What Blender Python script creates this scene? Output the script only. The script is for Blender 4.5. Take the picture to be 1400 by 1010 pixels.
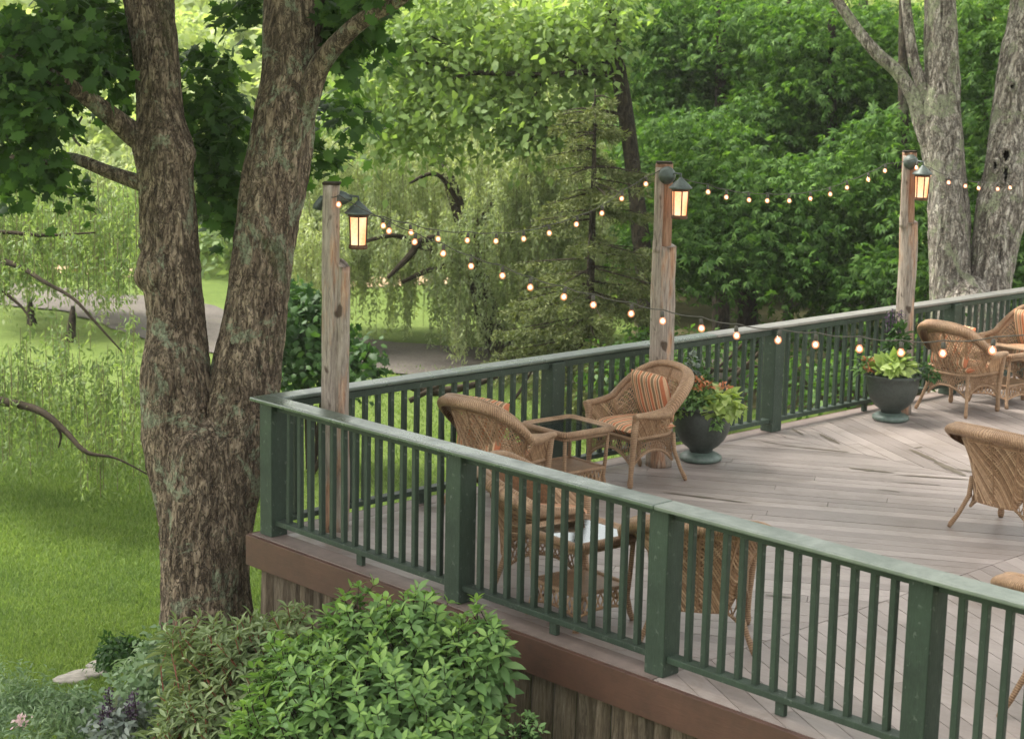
import bpy, math, random
import numpy as np
from mathutils import Vector, noise
random.seed(7); rng = np.random.default_rng(7)
sc = bpy.context.scene
for o in list(bpy.data.objects): bpy.data.objects.remove(o)

# ------------------------------------------------------------------ camera
F0, YAW, PITCH, ROLL = 2395.528, math.radians(136.3855), math.radians(10.2527), math.radians(1.25717)
CAM = np.array([10.0618, -7.0665, 3.4362])
def cambasis():
    cy, sy, cp, sp = math.cos(YAW), math.sin(YAW), math.cos(PITCH), math.sin(PITCH)
    f = np.array([cy*cp, sy*cp, -sp]); r = np.array([sy, -cy, 0.]); u = np.cross(r, f)
    return f, r*math.cos(ROLL)+u*math.sin(ROLL), -r*math.sin(ROLL)+u*math.cos(ROLL)
CF, CR, CU = cambasis()
FH = np.array([math.cos(YAW), math.sin(YAW), 0.]); RH = np.array([math.sin(YAW), -math.cos(YAW), 0.]); UP = np.array([0, 0, 1.])
def W(px, py, d):                       # a point of the place seen at (px, py) of the photo, d metres away
    return CAM + (CF + CR*(px-700)/F0 + CU*(505-py)/F0)*d
def PM(d): return F0/d                  # photo pixels per metre at that distance
cam_d = bpy.data.cameras.new("camera"); cam = bpy.data.objects.new("camera", cam_d); sc.collection.objects.link(cam)
from mathutils import Matrix
m = Matrix(((CR[0], CU[0], -CF[0]), (CR[1], CU[1], -CF[1]), (CR[2], CU[2], -CF[2]))).to_4x4()
m.translation = Vector(CAM); cam.matrix_world = m
cam_d.sensor_width = 36; cam_d.lens = F0/1400*36; cam_d.clip_end = 1000; cam_d.clip_start = .1
cam_d.dof.use_dof = True; cam_d.dof.focus_distance = 12.3; cam_d.dof.aperture_fstop = 4.0
sc.camera = cam
# ------------------------------------------------------------------ light
SUN_EL, SUN_AZ = math.radians(58), math.radians(205)    # azimuth of the direction towards the sun, from +X
w = bpy.data.worlds.new("World"); sc.world = w; w.use_nodes = True
nt = w.node_tree; nt.nodes.clear()
sky = nt.nodes.new('ShaderNodeTexSky'); sky.sky_type = 'NISHITA'; sky.sun_disc = False
sky.sun_elevation = SUN_EL; sky.sun_rotation = math.radians(90)-SUN_AZ; sky.air_density = 1.3; sky.dust_density = 3.0
hs = nt.nodes.new('ShaderNodeHueSaturation'); hs.inputs['Saturation'].default_value = .22
mx = nt.nodes.new('ShaderNodeMix'); mx.data_type = 'RGBA'; mx.blend_type = 'MULTIPLY'; mx.inputs[0].default_value = 1
mx.inputs[7].default_value = (1.0, .97, .90, 1)
bg = nt.nodes.new('ShaderNodeBackground'); bg.inputs['Strength'].default_value = .15
wo = nt.nodes.new('ShaderNodeOutputWorld')
nt.links.new(sky.outputs[0], hs.inputs['Color']); nt.links.new(hs.outputs[0], mx.inputs[6])
nt.links.new(mx.outputs[2], bg.inputs[0]); nt.links.new(bg.outputs[0], wo.inputs[0])
sd = bpy.data.lights.new("sun", 'SUN'); sd.energy = 2.4; sd.angle = math.radians(22); sd.color = (1, .95, .86)
so = bpy.data.objects.new("sun", sd); sc.collection.objects.link(so)
so.rotation_euler = Vector((math.cos(SUN_AZ)*math.cos(SUN_EL), math.sin(SUN_AZ)*math.cos(SUN_EL), math.sin(SUN_EL))).to_track_quat('Z', 'Y').to_euler()
sc.view_settings.view_transform = 'Standard'; sc.view_settings.look = 'None'; sc.view_settings.gamma = 1
sc.view_settings.exposure = 1.75
sc.cycles.max_bounces = 7; sc.cycles.diffuse_bounces = 4; sc.cycles.transparent_max_bounces = 8
sc.cycles.transmission_bounces = 4; sc.cycles.sample_clamp_indirect = 4.0

# ------------------------------------------------------------------ materials
class NT:
    def __init__(s, name):
        s.m = bpy.data.materials.new(name); s.m.use_nodes = True; s.t = s.m.node_tree; s.t.nodes.clear()
        s.out = s.n('ShaderNodeOutputMaterial')
    def n(s, t, **k):
        x = s.t.nodes.new(t)
        for a, b in k.items(): setattr(x, a, b)
        return x
    def l(s, a, b): s.t.links.new(a, b)
    def coords(s, kind='Object', scale=(1, 1, 1), rot=(0, 0, 0)):
        tc = s.n('ShaderNodeTexCoord'); mp = s.n('ShaderNodeMapping')
        mp.inputs['Scale'].default_value = scale; mp.inputs['Rotation'].default_value = rot
        s.l(tc.outputs[kind], mp.inputs[0]); return mp.outputs[0]
    def noise(s, co, scale=5, detail=4, rough=.6, dist=0):
        x = s.n('ShaderNodeTexNoise'); s.l(co, x.inputs['Vector'])
        x.inputs['Scale'].default_value = scale; x.inputs['Detail'].default_value = detail
        x.inputs['Roughness'].default_value = rough; x.inputs['Distortion'].default_value = dist
        return x.outputs[0]
    def ramp(s, f, stops):
        r = s.n('ShaderNodeValToRGB'); s.l(f, r.inputs[0]); e = r.color_ramp.elements
        e[0].position, e[0].color = stops[0][0], (*stops[0][1], 1); e[1].position, e[1].color = stops[-1][0], (*stops[-1][1], 1)
        for p, c in stops[1:-1]: q = e.new(p); q.color = (*c, 1)
        return r.outputs[0]
    def mix(s, f, a, b, mode='MIX'):
        x = s.n('ShaderNodeMix', data_type='RGBA', blend_type=mode)
        for v, i in ((f, 0), (a, 6), (b, 7)):
            if isinstance(v, (int, float)): x.inputs[i].default_value = v
            elif isinstance(v, tuple): x.inputs[i].default_value = (*v, 1)
            else: s.l(v, x.inputs[i])
        return x.outputs[2]
    def math(s, op, a, b=0.):
        x = s.n('ShaderNodeMath', operation=op)
        for v, i in ((a, 0), (b, 1)):
            if isinstance(v, (int, float)): x.inputs[i].default_value = v
            else: s.l(v, x.inputs[i])
        return x.outputs[0]
    def bump(s, h, dist=.01, st=1.):
        b = s.n('ShaderNodeBump'); b.inputs['Distance'].default_value = dist; b.inputs['Strength'].default_value = st
        s.l(h, b.inputs['Height']); return b.outputs[0]
    def bsdf(s, col, rough=.6, nrm=None, spec=.5, metal=0):
        b = s.n('ShaderNodeBsdfPrincipled')
        for v, k in ((col, 'Base Color'), (rough, 'Roughness')):
            if isinstance(v, tuple): b.inputs[k].default_value = (*v, 1)
            elif isinstance(v, (int, float)): b.inputs[k].default_value = v
            else: s.l(v, b.inputs[k])
        b.inputs['Specular IOR Level'].default_value = spec; b.inputs['Metallic'].default_value = metal
        if nrm: s.l(nrm, b.inputs['Normal'])
        return b.outputs[0]
    def fin(s, sh): s.l(sh, s.out.inputs[0]); return s.m

BWF = 33.
def paint_mat(name, c, rough=.48, dark=.6, wear=(.25, .28, .24)):
    t = NT(name); co = t.coords('Object'); n1 = t.noise(co, 3, 6, .65); n2 = t.noise(t.coords('Object', (14, 14, 2.2)), 7, 5, .7)
    c1 = t.mix(t.ramp(n1, [(.35, (0, 0, 0)), (.7, (1, 1, 1))]), tuple(v*dark for v in c), c)
    c2 = t.mix(t.ramp(n2, [(.3, (.6, .6, .6)), (.55, (1, 1, 1)), (.75, (1.25, 1.25, 1.25))]), c1, c1)
    cm = t.mix(.55, c1, t.ramp(n2, [(.3, (.55, .55, .55)), (.7, (1.2, 1.2, 1.2))]), 'MULTIPLY')
    oi = t.n('ShaderNodeObjectInfo'); cm = t.mix(1., cm, t.ramp(oi.outputs['Random'], [(0, (.82, .84, .82)), (1, (1.12, 1.1, 1.08))]), 'MULTIPLY')
    ck = t.noise(t.coords('Object', (30, 30, 1.1)), 3, 5, .65); cm = t.mix(t.ramp(ck, [(.66, (0, 0, 0)), (.71, (.75, .75, .75))]), cm, (.018, .026, .018))
    n3 = t.noise(co, 26, 3, .6); sp = t.ramp(n3, [(.63, (0, 0, 0)), (.70, (1, 1, 1))])
    cm = t.mix(t.math('MULTIPLY', sp, .22), cm, wear)
    return t.fin(t.bsdf(cm, t.ramp(n1, [(.3, (rough+.2,)*3), (.7, (rough,)*3)]), t.bump(n2, .004, .8), .35))
def cap_mat(name, c, c2, rough):
    t = NT(name); co = t.coords('Object'); n1 = t.noise(co, 2.2, 6, .7, .5); n2 = t.noise(t.coords('Object', (9, 9, 9)), 3, 5, .7)
    col = t.mix(t.ramp(n1, [(.38, (0, 0, 0)), (.62, (1, 1, 1))]), c2, c)
    col = t.mix(.5, col, t.ramp(n2, [(.3, (.7, .7, .7)), (.7, (1.15, 1.15, 1.15))]), 'MULTIPLY')
    ro = t.ramp(n1, [(.3, (rough+.25,)*3), (.6, (rough,)*3)])
    return t.fin(t.bsdf(col, ro, t.bump(n2, .002, .5), 1.0))
def wood_post_mat():
    t = NT("weathered_post_wood"); co = t.coords('Object', (9, 9, .9)); fine = t.noise(co, 6, 8, .7, .6)
    big = t.noise(t.coords('Object', (3.2, 3.2, .55)), 2.2, 4, .6); kn = t.noise(t.coords('Object', (1, 1, .6)), 9, 2, .5)
    g = t.ramp(fine, [(.28, (.07, .055, .042)), (.45, (.24, .195, .16)), (.7, (.43, .37, .31))])
    r = t.ramp(fine, [(.3, (.13, .05, .022)), (.5, (.36, .185, .10)), (.72, (.52, .385, .27))])
    c = t.mix(t.ramp(big, [(.50, (0, 0, 0)), (.60, (.9, .9, .9))]), g, r)
    c = t.mix(t.ramp(kn, [(.64, (0, 0, 0)), (.70, (1, 1, 1))]), c, (.07, .045, .03))
    return t.fin(t.bsdf(c, .75, t.bump(fine, .012, 1.)))
def cut_wood_mat():
    t = NT("red_cut_wood"); fine = t.noise(t.coords('Object', (12, 12, .9)), 6, 8, .7, .6)
    c = t.ramp(fine, [(.28, (.09, .04, .02)), (.5, (.23, .115, .062)), (.72, (.36, .23, .145))])
    return t.fin(t.bsdf(c, .7, t.bump(fine, .01, 1.)))
def deck_mat():
    t = NT("deck_boards_grey"); g = t.n('ShaderNodeNewGeometry')
    a = t.coords('Object', (1.2, 14, 14), (0, 0, math.radians(-33))); b = t.coords('Object', (1.2, 14, 14), (0, 0, math.radians(-152)))
    n0 = t.noise(t.coords('Object'), .9, 5, .65, .3); na = t.noise(a, 3, 5, .7); nb = t.noise(b, 3, 5, .7)
    base = t.ramp(g.outputs['Random Per Island'], [(0, (.235, .20, .183)), (.5, (.295, .253, .232)), (1, (.36, .31, .287))])
    c = t.mix(.7, base, t.ramp(n0, [(.3, (.72, .70, .68)), (.6, (1.08, 1.06, 1.05))]), 'MULTIPLY')
    c = t.mix(.45, c, t.ramp(na, [(.3, (.7, .7, .7)), (.7, (1.2, 1.2, 1.2))]), 'MULTIPLY')
    sp = t.noise(t.coords('Object'), 22, 3, .6)
    c = t.mix(t.math('MULTIPLY', t.ramp(sp, [(.68, (0, 0, 0)), (.75, (1, 1, 1))]), .35), c, (.14, .12, .09))
    wn = t.noise(t.coords('Object', (1, 1, 1)), 2.3, 7, .75, 1.0); c = t.mix(.6, c, t.ramp(wn, [(.36, (.74, .71, .66)), (.5, (1, 1, 1)), (.66, (1.06, 1.05, 1.05))]), 'MULTIPLY')
    ro = t.ramp(n0, [(.3, (.36,)*3), (.65, (.56,)*3)])
    return t.fin(t.bsdf(c, ro, t.bump(na, .002, .6), .6))
def stain_mat():
    t = NT("wet_dark_board"); n0 = t.noise(t.coords('Object'), 9, 4, .6)
    return t.fin(t.bsdf(t.ramp(n0, [(.3, (.095, .075, .052)), (.7, (.14, .115, .08))]), .5, None, .6))
def fascia_mat():
    t = NT("brown_fascia_paint"); n0 = t.noise(t.coords('Object'), 4, 6, .7); n1 = t.noise(t.coords('Object', (1.5, 3, 9)), 6, 5, .7)
    c = t.ramp(n0, [(.3, (.055, .025, .016)), (.7, (.098, .045, .029))])
    c = t.mix(.5, c, t.ramp(n1, [(.3, (.75, .75, .75)), (.7, (1.15, 1.1, 1.1))]), 'MULTIPLY')
    return t.fin(t.bsdf(c, .6, t.bump(n1, .004, .6)))
def skirt_mat():
    t = NT("slab_wood_skirt"); g = t.n('ShaderNodeNewGeometry'); f = t.noise(t.coords('Object', (16, 16, 1.3)), 4, 8, .75, .8)
    c = t.ramp(f, [(.3, (.045, .032, .022)), (.46, (.13, .095, .065)), (.6, (.22, .175, .13)), (.74, (.36, .31, .25))])
    c = t.mix(.8, c, t.ramp(g.outputs['Random Per Island'], [(0, (.6, .58, .55)), (1, (1.15, 1.1, 1.05))]), 'MULTIPLY')
    return t.fin(t.bsdf(c, .85, t.bump(f, .02, 1.)))
def wicker_mat(name='wicker', k=1.):
    t = NT(name); uv = t.coords('UV'); g = t.n('ShaderNodeNewGeometry')
    wv = t.n('ShaderNodeTexWave', wave_type='BANDS', bands_direction='X'); t.l(uv, wv.inputs[0])
    wv.inputs['Scale'].default_value = 22; wv.inputs['Distortion'].default_value = 2.5; wv.inputs['Detail'].default_value = 2; wv.inputs['Detail Scale'].default_value = 3
    n0 = t.noise(t.coords('Object'), 7, 4, .6); n1 = t.noise(t.coords('Object'), 60, 2, .6)
    c = t.ramp(n0, [(.3, (.31*k, .185*k, .105*k)), (.7, (.49*k, .325*k, .20*k))])
    c = t.mix(.75, c, t.ramp(wv.outputs[1], [(0, (.45, .40, .36)), (.5, (1.05, 1.05, 1.05))]), 'MULTIPLY')
    c = t.mix(.5, c, t.ramp(n1, [(.3, (.6, .6, .6)), (.7, (1.3, 1.3, 1.3))]), 'MULTIPLY')
    return t.fin(t.bsdf(c, .48, t.bump(wv.outputs[1], .006, .8), .3))
def strand_mat():
    t = NT("wicker_strand"); g = t.n('ShaderNodeNewGeometry'); n1 = t.noise(t.coords('Object'), 40, 3, .6)
    c = t.ramp(g.outputs['Random Per Island'], [(0, (.22, .125, .066)), (.5, (.37, .23, .13)), (1, (.52, .355, .22))])
    c = t.mix(.6, c, t.ramp(n1, [(.3, (.6, .6, .6)), (.7, (1.25, 1.25, 1.25))]), 'MULTIPLY')
    return t.fin(t.bsdf(c, .55, None, .3))
def stripe_mat():
    t = NT("striped_cushion"); uv = t.coords('UV'); s = t.n('ShaderNodeSeparateXYZ'); t.l(uv, s.inputs[0])
    f = t.math('FRACT', t.math('MULTIPLY', s.outputs[0], 3.6))
    r = t.n('ShaderNodeValToRGB'); r.color_ramp.interpolation = 'CONSTANT'; t.l(f, r.inputs[0]); e = r.color_ramp.elements
    cols = [(0, (.48, .17, .085)), (.2, (.62, .40, .25)), (.3, (.24, .17, .10)), (.52, (.62, .42, .27)), (.62, (.50, .20, .10)), (.72, (.58, .38, .24)), (.8, (.23, .165, .10)), (.93, (.62, .42, .27))]
    e[0].position, e[0].color = 0, (*cols[0][1], 1); e[1].position, e[1].color = cols[1][0], (*cols[1][1], 1)
    for p, c in cols[2:]: q = e.new(p); q.color = (*c, 1)
    n1 = t.noise(t.coords('Object'), 70, 2, .6)
    c = t.mix(.35, r.outputs[0], t.ramp(n1, [(.3, (.75, .75, .75)), (.7, (1.15, 1.15, 1.15))]), 'MULTIPLY')
    b = t.bsdf(c, .9, t.bump(n1, .002, .6), .2); return t.fin(b)
def bark_mat(name, stops, lich=(.2, .22, .13), lt=.6, vs=1., moss=True):
    t = NT(name); co = t.coords('Object', (1, 1, .22)); f = t.noise(co, 17*vs, 8, .72, 1.2)
    v = t.n('ShaderNodeTexVoronoi', feature='DISTANCE_TO_EDGE'); v.inputs['Scale'].default_value = 15*vs
    wob = t.noise(t.coords('Object', (1, 1, .5)), 5, 4, .7)
    ad = t.n('ShaderNodeVectorMath', operation='ADD'); sca = t.n('ShaderNodeVectorMath', operation='SCALE'); sca.inputs['Scale'].default_value = .5
    t.l(wob, sca.inputs[0]); t.l(co, ad.inputs[0]); t.l(sca.outputs[0], ad.inputs[1]); t.l(ad.outputs[0], v.inputs['Vector'])
    ed = t.ramp(v.outputs['Distance'], [(0, (.25, .25, .25)), (.16, (1, 1, 1))])
    c = t.mix(.85, t.ramp(f, stops), ed, 'MULTIPLY')
    ln = t.noise(t.coords('Object'), 2.6, 6, .72, .6); msk = t.ramp(ln, [(lt, (0, 0, 0)), (lt+.05, (1, 1, 1))])
    ls = t.noise(t.coords('Object'), 34, 4, .7); lc = t.ramp(ls, [(.3, tuple(q*.45 for q in lich)), (.65, lich)])
    msk = t.math('MULTIPLY', msk, t.ramp(ls, [(.36, (.1, .1, .1)), (.5, (.95, .95, .95))]))
    c = t.mix(msk, c, lc)
    if moss:
        mn = t.noise(t.coords('Object', (1, 1, .7), (0, 0, .7)), 1.7, 5, .7); mm = t.ramp(mn, [(.58, (0, 0, 0)), (.68, (.7, .7, .7))])
        c = t.mix(mm, c, (.05, .06, .018))
    h = t.math('ADD', t.math('MULTIPLY', f, .7), t.math('MULTIPLY', ed, .6))
    return t.fin(t.bsdf(c, .88, t.bump(h, .035, 1.), .25))
def leaf_mat(name, c1, c2, c3=None, trans=.35, rough=.5, spec=.2, tint=(1.25, 1.3, .6), big=.6):
    t = NT(name); g = t.n('ShaderNodeNewGeometry'); c3 = c3 or tuple(v*1.3 for v in c2)
    c = t.ramp(g.outputs['Random Per Island'], [(0, c1), (.6, c2), (1, c3)])
    n0 = t.noise(t.coords('Object'), big, 3, .6)
    c = t.mix(.6, c, t.ramp(n0, [(.35, (.72, .78, .75)), (.65, (1.15, 1.12, .95))]), 'MULTIPLY')
    p = t.bsdf(c, rough, None, spec)
    tr = t.n('ShaderNodeBsdfTranslucent'); tc = t.mix(1., c, tint, 'MULTIPLY'); t.l(tc, tr.inputs[0])
    ms = t.n('ShaderNodeMixShader'); ms.inputs[0].default_value = trans; t.l(p, ms.inputs[1]); t.l(tr.outputs[0], ms.inputs[2])
    return t.fin(ms.outputs[0])
def simple(name, c, rough=.6, spec=.5, metal=0, ns=0, nd=.004, var=.5):
    t = NT(name)
    if ns:
        n0 = t.noise(t.coords('Object'), ns, 5, .65)
        cc = t.ramp(n0, [(.3, tuple(v*(1-var) for v in c)), (.7, tuple(v*(1+var*.4) for v in c))])
        return t.fin(t.bsdf(cc, rough, t.bump(n0, nd, .7), spec, metal))
    return t.fin(t.bsdf(c, rough, None, spec, metal))
def emit_mat(name, c, s):
    t = NT(name); e = t.n('ShaderNodeEmission'); e.inputs[0].default_value = (*c, 1); e.inputs[1].default_value = s
    return t.fin(e.outputs[0])
def lamp_glass():
    t = NT("amber_seeded_glass"); n0 = t.noise(t.coords('Object'), 60, 3, .6); n1 = t.noise(t.coords('Object', (1, 1, .5)), 6, 2, .5)
    c = t.mix(t.ramp(n1, [(.35, (0, 0, 0)), (.65, (1, 1, 1))]), (1, .38, .15), (1, .62, .36))
    e = t.n('ShaderNodeEmission'); t.l(c, e.inputs[0])
    t.l(t.math('ADD', t.math('MULTIPLY', n0, .45), .34), e.inputs[1]); return t.fin(e.outputs[0])
def bulb_glass():
    t = NT("bulb_glass"); e = t.n('ShaderNodeEmission'); e.inputs[0].default_value = (1, .30, .12, 1); e.inputs[1].default_value = .14
    tr = t.n('ShaderNodeBsdfTransparent'); tr.inputs[0].default_value = (1, .93, .88, 1); gl = t.n('ShaderNodeBsdfGlossy'); gl.inputs['Roughness'].default_value = .08
    a = t.n('ShaderNodeAddShader'); m1 = t.n('ShaderNodeMixShader'); m1.inputs[0].default_value = .12
    t.l(tr.outputs[0], m1.inputs[1]); t.l(gl.outputs[0], m1.inputs[2]); t.l(m1.outputs[0], a.inputs[0]); t.l(e.outputs[0], a.inputs[1]); return t.fin(a.outputs[0])
def glass_top():
    t = NT("table_glass"); tr = t.n('ShaderNodeBsdfTransparent'); tr.inputs[0].default_value = (.5, .56, .54, 1)
    gl = t.n('ShaderNodeBsdfGlossy'); gl.inputs['Roughness'].default_value = .06; gl.inputs[0].default_value = (.95, 1, 1, 1)
    fr = t.n('ShaderNodeFresnel'); fr.inputs[0].default_value = 2.1
    ms = t.n('ShaderNodeMixShader'); t.l(fr.outputs[0], ms.inputs[0]); t.l(tr.outputs[0], ms.inputs[1]); t.l(gl.outputs[0], ms.inputs[2])
    return t.fin(ms.outputs[0])
def ground_mat():
    t = NT("lawn_grass"); n0 = t.noise(t.coords('Object'), .35, 5, .65); n1 = t.noise(t.coords('Object'), 9, 6, .75); n2 = t.noise(t.coords('Object'), 70, 3, .7)
    c = t.ramp(n0, [(.3, (.095, .15, .034)), (.5, (.14, .205, .048)), (.7, (.18, .25, .07))])
    c = t.mix(.75, c, t.ramp(n1, [(.3, (.6, .66, .6)), (.7, (1.3, 1.22, 1.15))]), 'MULTIPLY')
    c = t.mix(.7, c, t.ramp(n2, [(.3, (.6, .64, .6)), (.7, (1.35, 1.3, 1.2))]), 'MULTIPLY')
    return t.fin(t.bsdf(c, .9, t.bump(n2, .04, 1.), .15))
def forest_floor():
    t = NT("forest_floor"); n1 = t.noise(t.coords('Object'), 1.2, 8, .75)
    return t.fin(t.bsdf(t.ramp(n1, [(.3, (.03, .035, .012)), (.5, (.06, .06, .025)), (.7, (.13, .10, .06))]), .95, t.bump(n1, .1, 1.), .1))
def road_mat():
    t = NT("gravel_drive"); n1 = t.noise(t.coords('Object'), 1.1, 6, .7); n2 = t.noise(t.coords('Object'), 26, 4, .75)
    c = t.ramp(n1, [(.3, (.085, .075, .067)), (.55, (.13, .115, .102)), (.75, (.125, .12, .08))])
    c = t.mix(.8, c, t.ramp(n2, [(.3, (.65, .65, .65)), (.7, (1.3, 1.3, 1.3))]), 'MULTIPLY')
    return t.fin(t.bsdf(c, .9, t.bump(n2, .03, 1.), .2))

M = dict(
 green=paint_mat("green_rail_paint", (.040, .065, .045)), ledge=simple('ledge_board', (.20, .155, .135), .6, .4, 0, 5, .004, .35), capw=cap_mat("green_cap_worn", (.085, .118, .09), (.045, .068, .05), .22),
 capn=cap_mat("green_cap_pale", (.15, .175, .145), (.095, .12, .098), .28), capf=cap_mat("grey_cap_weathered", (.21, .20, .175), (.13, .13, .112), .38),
 post=wood_post_mat(), cut=cut_wood_mat(), deck=deck_mat(), stain=stain_mat(), fascia=fascia_mat(), skirt=skirt_mat(),
 wick=wicker_mat(), strand=strand_mat(), lining=simple('dark_wicker_lining', (.15, .075, .035), .8, .2, 0, 60, .004), stripe=stripe_mat(), lampg=lamp_glass(), bulbg=bulb_glass(), core=emit_mat("bulb_filament", (1, .52, .29), 1.7),
 iron=simple("verdigris_iron", (.08, .10, .09), .5, .5, .3, 18, .003), rust=simple("rusty_iron", (.10, .045, .022), .6, .4, .2, 20, .003), cable=simple("cable_rubber", (.05, .045, .035), .6),
 glass=glass_top(), urn=simple("urn_dark_cast", (.045, .055, .047), .5, .5, 0, 40, .004, .4), urnb=simple("urn_green_foot", (.11, .155, .13), .42, .6, 0, 25, .003, .4), soil=simple("soil", (.03, .022, .015), .9, .2, 0, 30, .02),
 ground=ground_mat(), ffloor=forest_floor(), road=road_mat(), tan=simple("bare_sandy_earth", (.42, .30, .19), .95, .1, 0, 2, .03, .35), rock=simple("grey_rock", (.26, .24, .21), .85, .3, 0, 7, .03),
 bark1=bark_mat("maple_bark", [(.32, (.036, .025, .017)), (.47, (.165, .12, .083)), (.64, (.40, .315, .225))], (.30, .33, .22), .545),
 bark2=bark_mat("grey_maple_bark", [(.34, (.05, .04, .032)), (.47, (.26, .22, .185)), (.62, (.60, .545, .48))], (.36, .38, .25), .53, .9, False),
 bark3=bark_mat("forest_bark", [(.3, (.018, .014, .009)), (.55, (.055, .042, .028)), (.75, (.11, .09, .06))], (.14, .15, .09), .6, .7),
 shoot=simple('yellow_brown_shoot', (.15, .14, .06), .7), limb=simple("dark_limb_bark", (.035, .026, .016), .9, .2, 0, 14, .01), dark=simple("shade_black", (.012, .008, .005), .95, .1, 0, 9, .01), redtwig=simple("red_twig", (.22, .06, .035), .6),
 l_maple=leaf_mat("maple_leaf_dark", (.032, .078, .018), (.06, .13, .030), (.105, .20, .045), .48), l_forest=leaf_mat("forest_leaf", (.038, .092, .020), (.075, .16, .034), (.14, .245, .062), .44, .6, .15),
 l_forest2=leaf_mat("forest_leaf_light", (.10, .17, .05), (.16, .245, .075), (.23, .33, .11), .45), l_oak=leaf_mat("oak_leaf", (.12, .195, .06), (.185, .275, .09), (.26, .36, .135), .5),
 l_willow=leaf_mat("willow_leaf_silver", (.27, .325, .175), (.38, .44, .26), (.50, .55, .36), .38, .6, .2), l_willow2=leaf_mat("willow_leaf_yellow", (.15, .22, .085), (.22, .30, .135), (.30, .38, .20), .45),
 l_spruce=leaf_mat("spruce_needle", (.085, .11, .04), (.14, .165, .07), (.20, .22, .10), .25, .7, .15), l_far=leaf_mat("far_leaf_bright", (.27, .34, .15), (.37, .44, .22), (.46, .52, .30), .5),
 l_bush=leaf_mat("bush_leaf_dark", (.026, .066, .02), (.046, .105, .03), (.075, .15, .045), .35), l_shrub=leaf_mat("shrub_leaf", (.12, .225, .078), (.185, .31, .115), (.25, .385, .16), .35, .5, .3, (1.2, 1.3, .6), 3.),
 l_tip=leaf_mat("shrub_tip_leaf", (.18, .32, .085), (.24, .39, .11), (.30, .44, .14), .35, .5, .3, (1.2, 1.2, .6), 3.), l_rhodo=leaf_mat("olive_shrub_leaf", (.16, .22, .095), (.25, .32, .155), (.35, .415, .24), .3, .5, .3, (1.2, 1.2, .6), 3.),
 l_per=leaf_mat("bluish_leaf", (.16, .25, .13), (.24, .34, .19), (.32, .42, .25), .3, .5, .3, (1.1, 1.2, .8), 2.), grass=leaf_mat("grass_blade", (.125, .20, .055), (.175, .262, .08), (.25, .34, .13), .4, .7, .1, (1.15, 1.15, .6), .8),
 l_lime=leaf_mat("lime_vine_leaf", (.25, .35, .09), (.36, .46, .14), (.48, .57, .24), .35, .5, .4), l_grey=leaf_mat("dusty_grey_leaf", (.13, .16, .15), (.19, .225, .21), (.26, .29, .27), .2), orange=leaf_mat("orange_petal", (.42, .12, .05), (.55, .20, .09), (.65, .33, .19), .3, .5, .3, (1, 1, 1)),
 purple=leaf_mat("purple_petal", (.05, .03, .055), (.085, .055, .10), (.14, .10, .16), .2, .6, .2, (1, 1, 1)), pink=leaf_mat("pink_petal", (.6, .38, .45), (.7, .5, .55), (.8, .65, .68), .3, .6, .2, (1, 1, 1)), amber=simple("orange_lamp_paint", (.8, .18, .04), .3))

# ------------------------------------------------------------------ mesh helpers
def link(o): sc.collection.objects.link(o); return o
def tag(o, label=None, cat=None, group=None, kind=None):
    for k, v in (('label', label), ('category', cat), ('group', group), ('kind', kind)):
        if v: o[k] = v
    return o
def empty(name, loc=(0, 0, 0), rz=0, **k):
    o = bpy.data.objects.new(name, None); o.location = Vector(loc); o.rotation_euler = (0, 0, rz); o.empty_display_size = .1; link(o); return tag(o, **k)
def np_mesh(name, V, F, mat, parent=None, UV=None, smooth=False, mi=None, mats=None):
    """V (n,3); F = (m,k) array or list of such arrays / index lists"""
    if not isinstance(F, list): F = [F]
    arrs = [np.asarray(f, dtype=np.int32).reshape(-1, np.asarray(f).shape[-1]) for f in F if len(f)]
    me = bpy.data.meshes.new(name); V = np.asarray(V, dtype=np.float32)
    tot = sum(len(a) for a in arrs); nl = sum(a.size for a in arrs)
    me.vertices.add(len(V)); me.vertices.foreach_set('co', V.ravel())
    me.loops.add(nl); lv = np.concatenate([a.ravel() for a in arrs]); me.loops.foreach_set('vertex_index', lv)
    st = np.concatenate([np.full(len(a), a.shape[1]) for a in arrs]); start = np.concatenate([[0], np.cumsum(st)[:-1]]).astype(np.int32)
    me.polygons.add(tot); me.polygons.foreach_set('loop_start', start)
    if smooth: me.polygons.foreach_set('use_smooth', np.ones(tot, dtype=bool))
    if UV is not None:
        u = me.uv_layers.new(name='UVMap'); u.data.foreach_set('uv', np.asarray(UV, dtype=np.float32)[lv].ravel())
    me.update(calc_edges=True)
    for mm in (mats or [mat]): me.materials.append(mm)
    if mi is not None: me.polygons.foreach_set('material_index', np.asarray(mi, dtype=np.int32))
    o = bpy.data.objects.new(name, me); link(o)
    if parent: o.parent = parent
    return o
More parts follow.
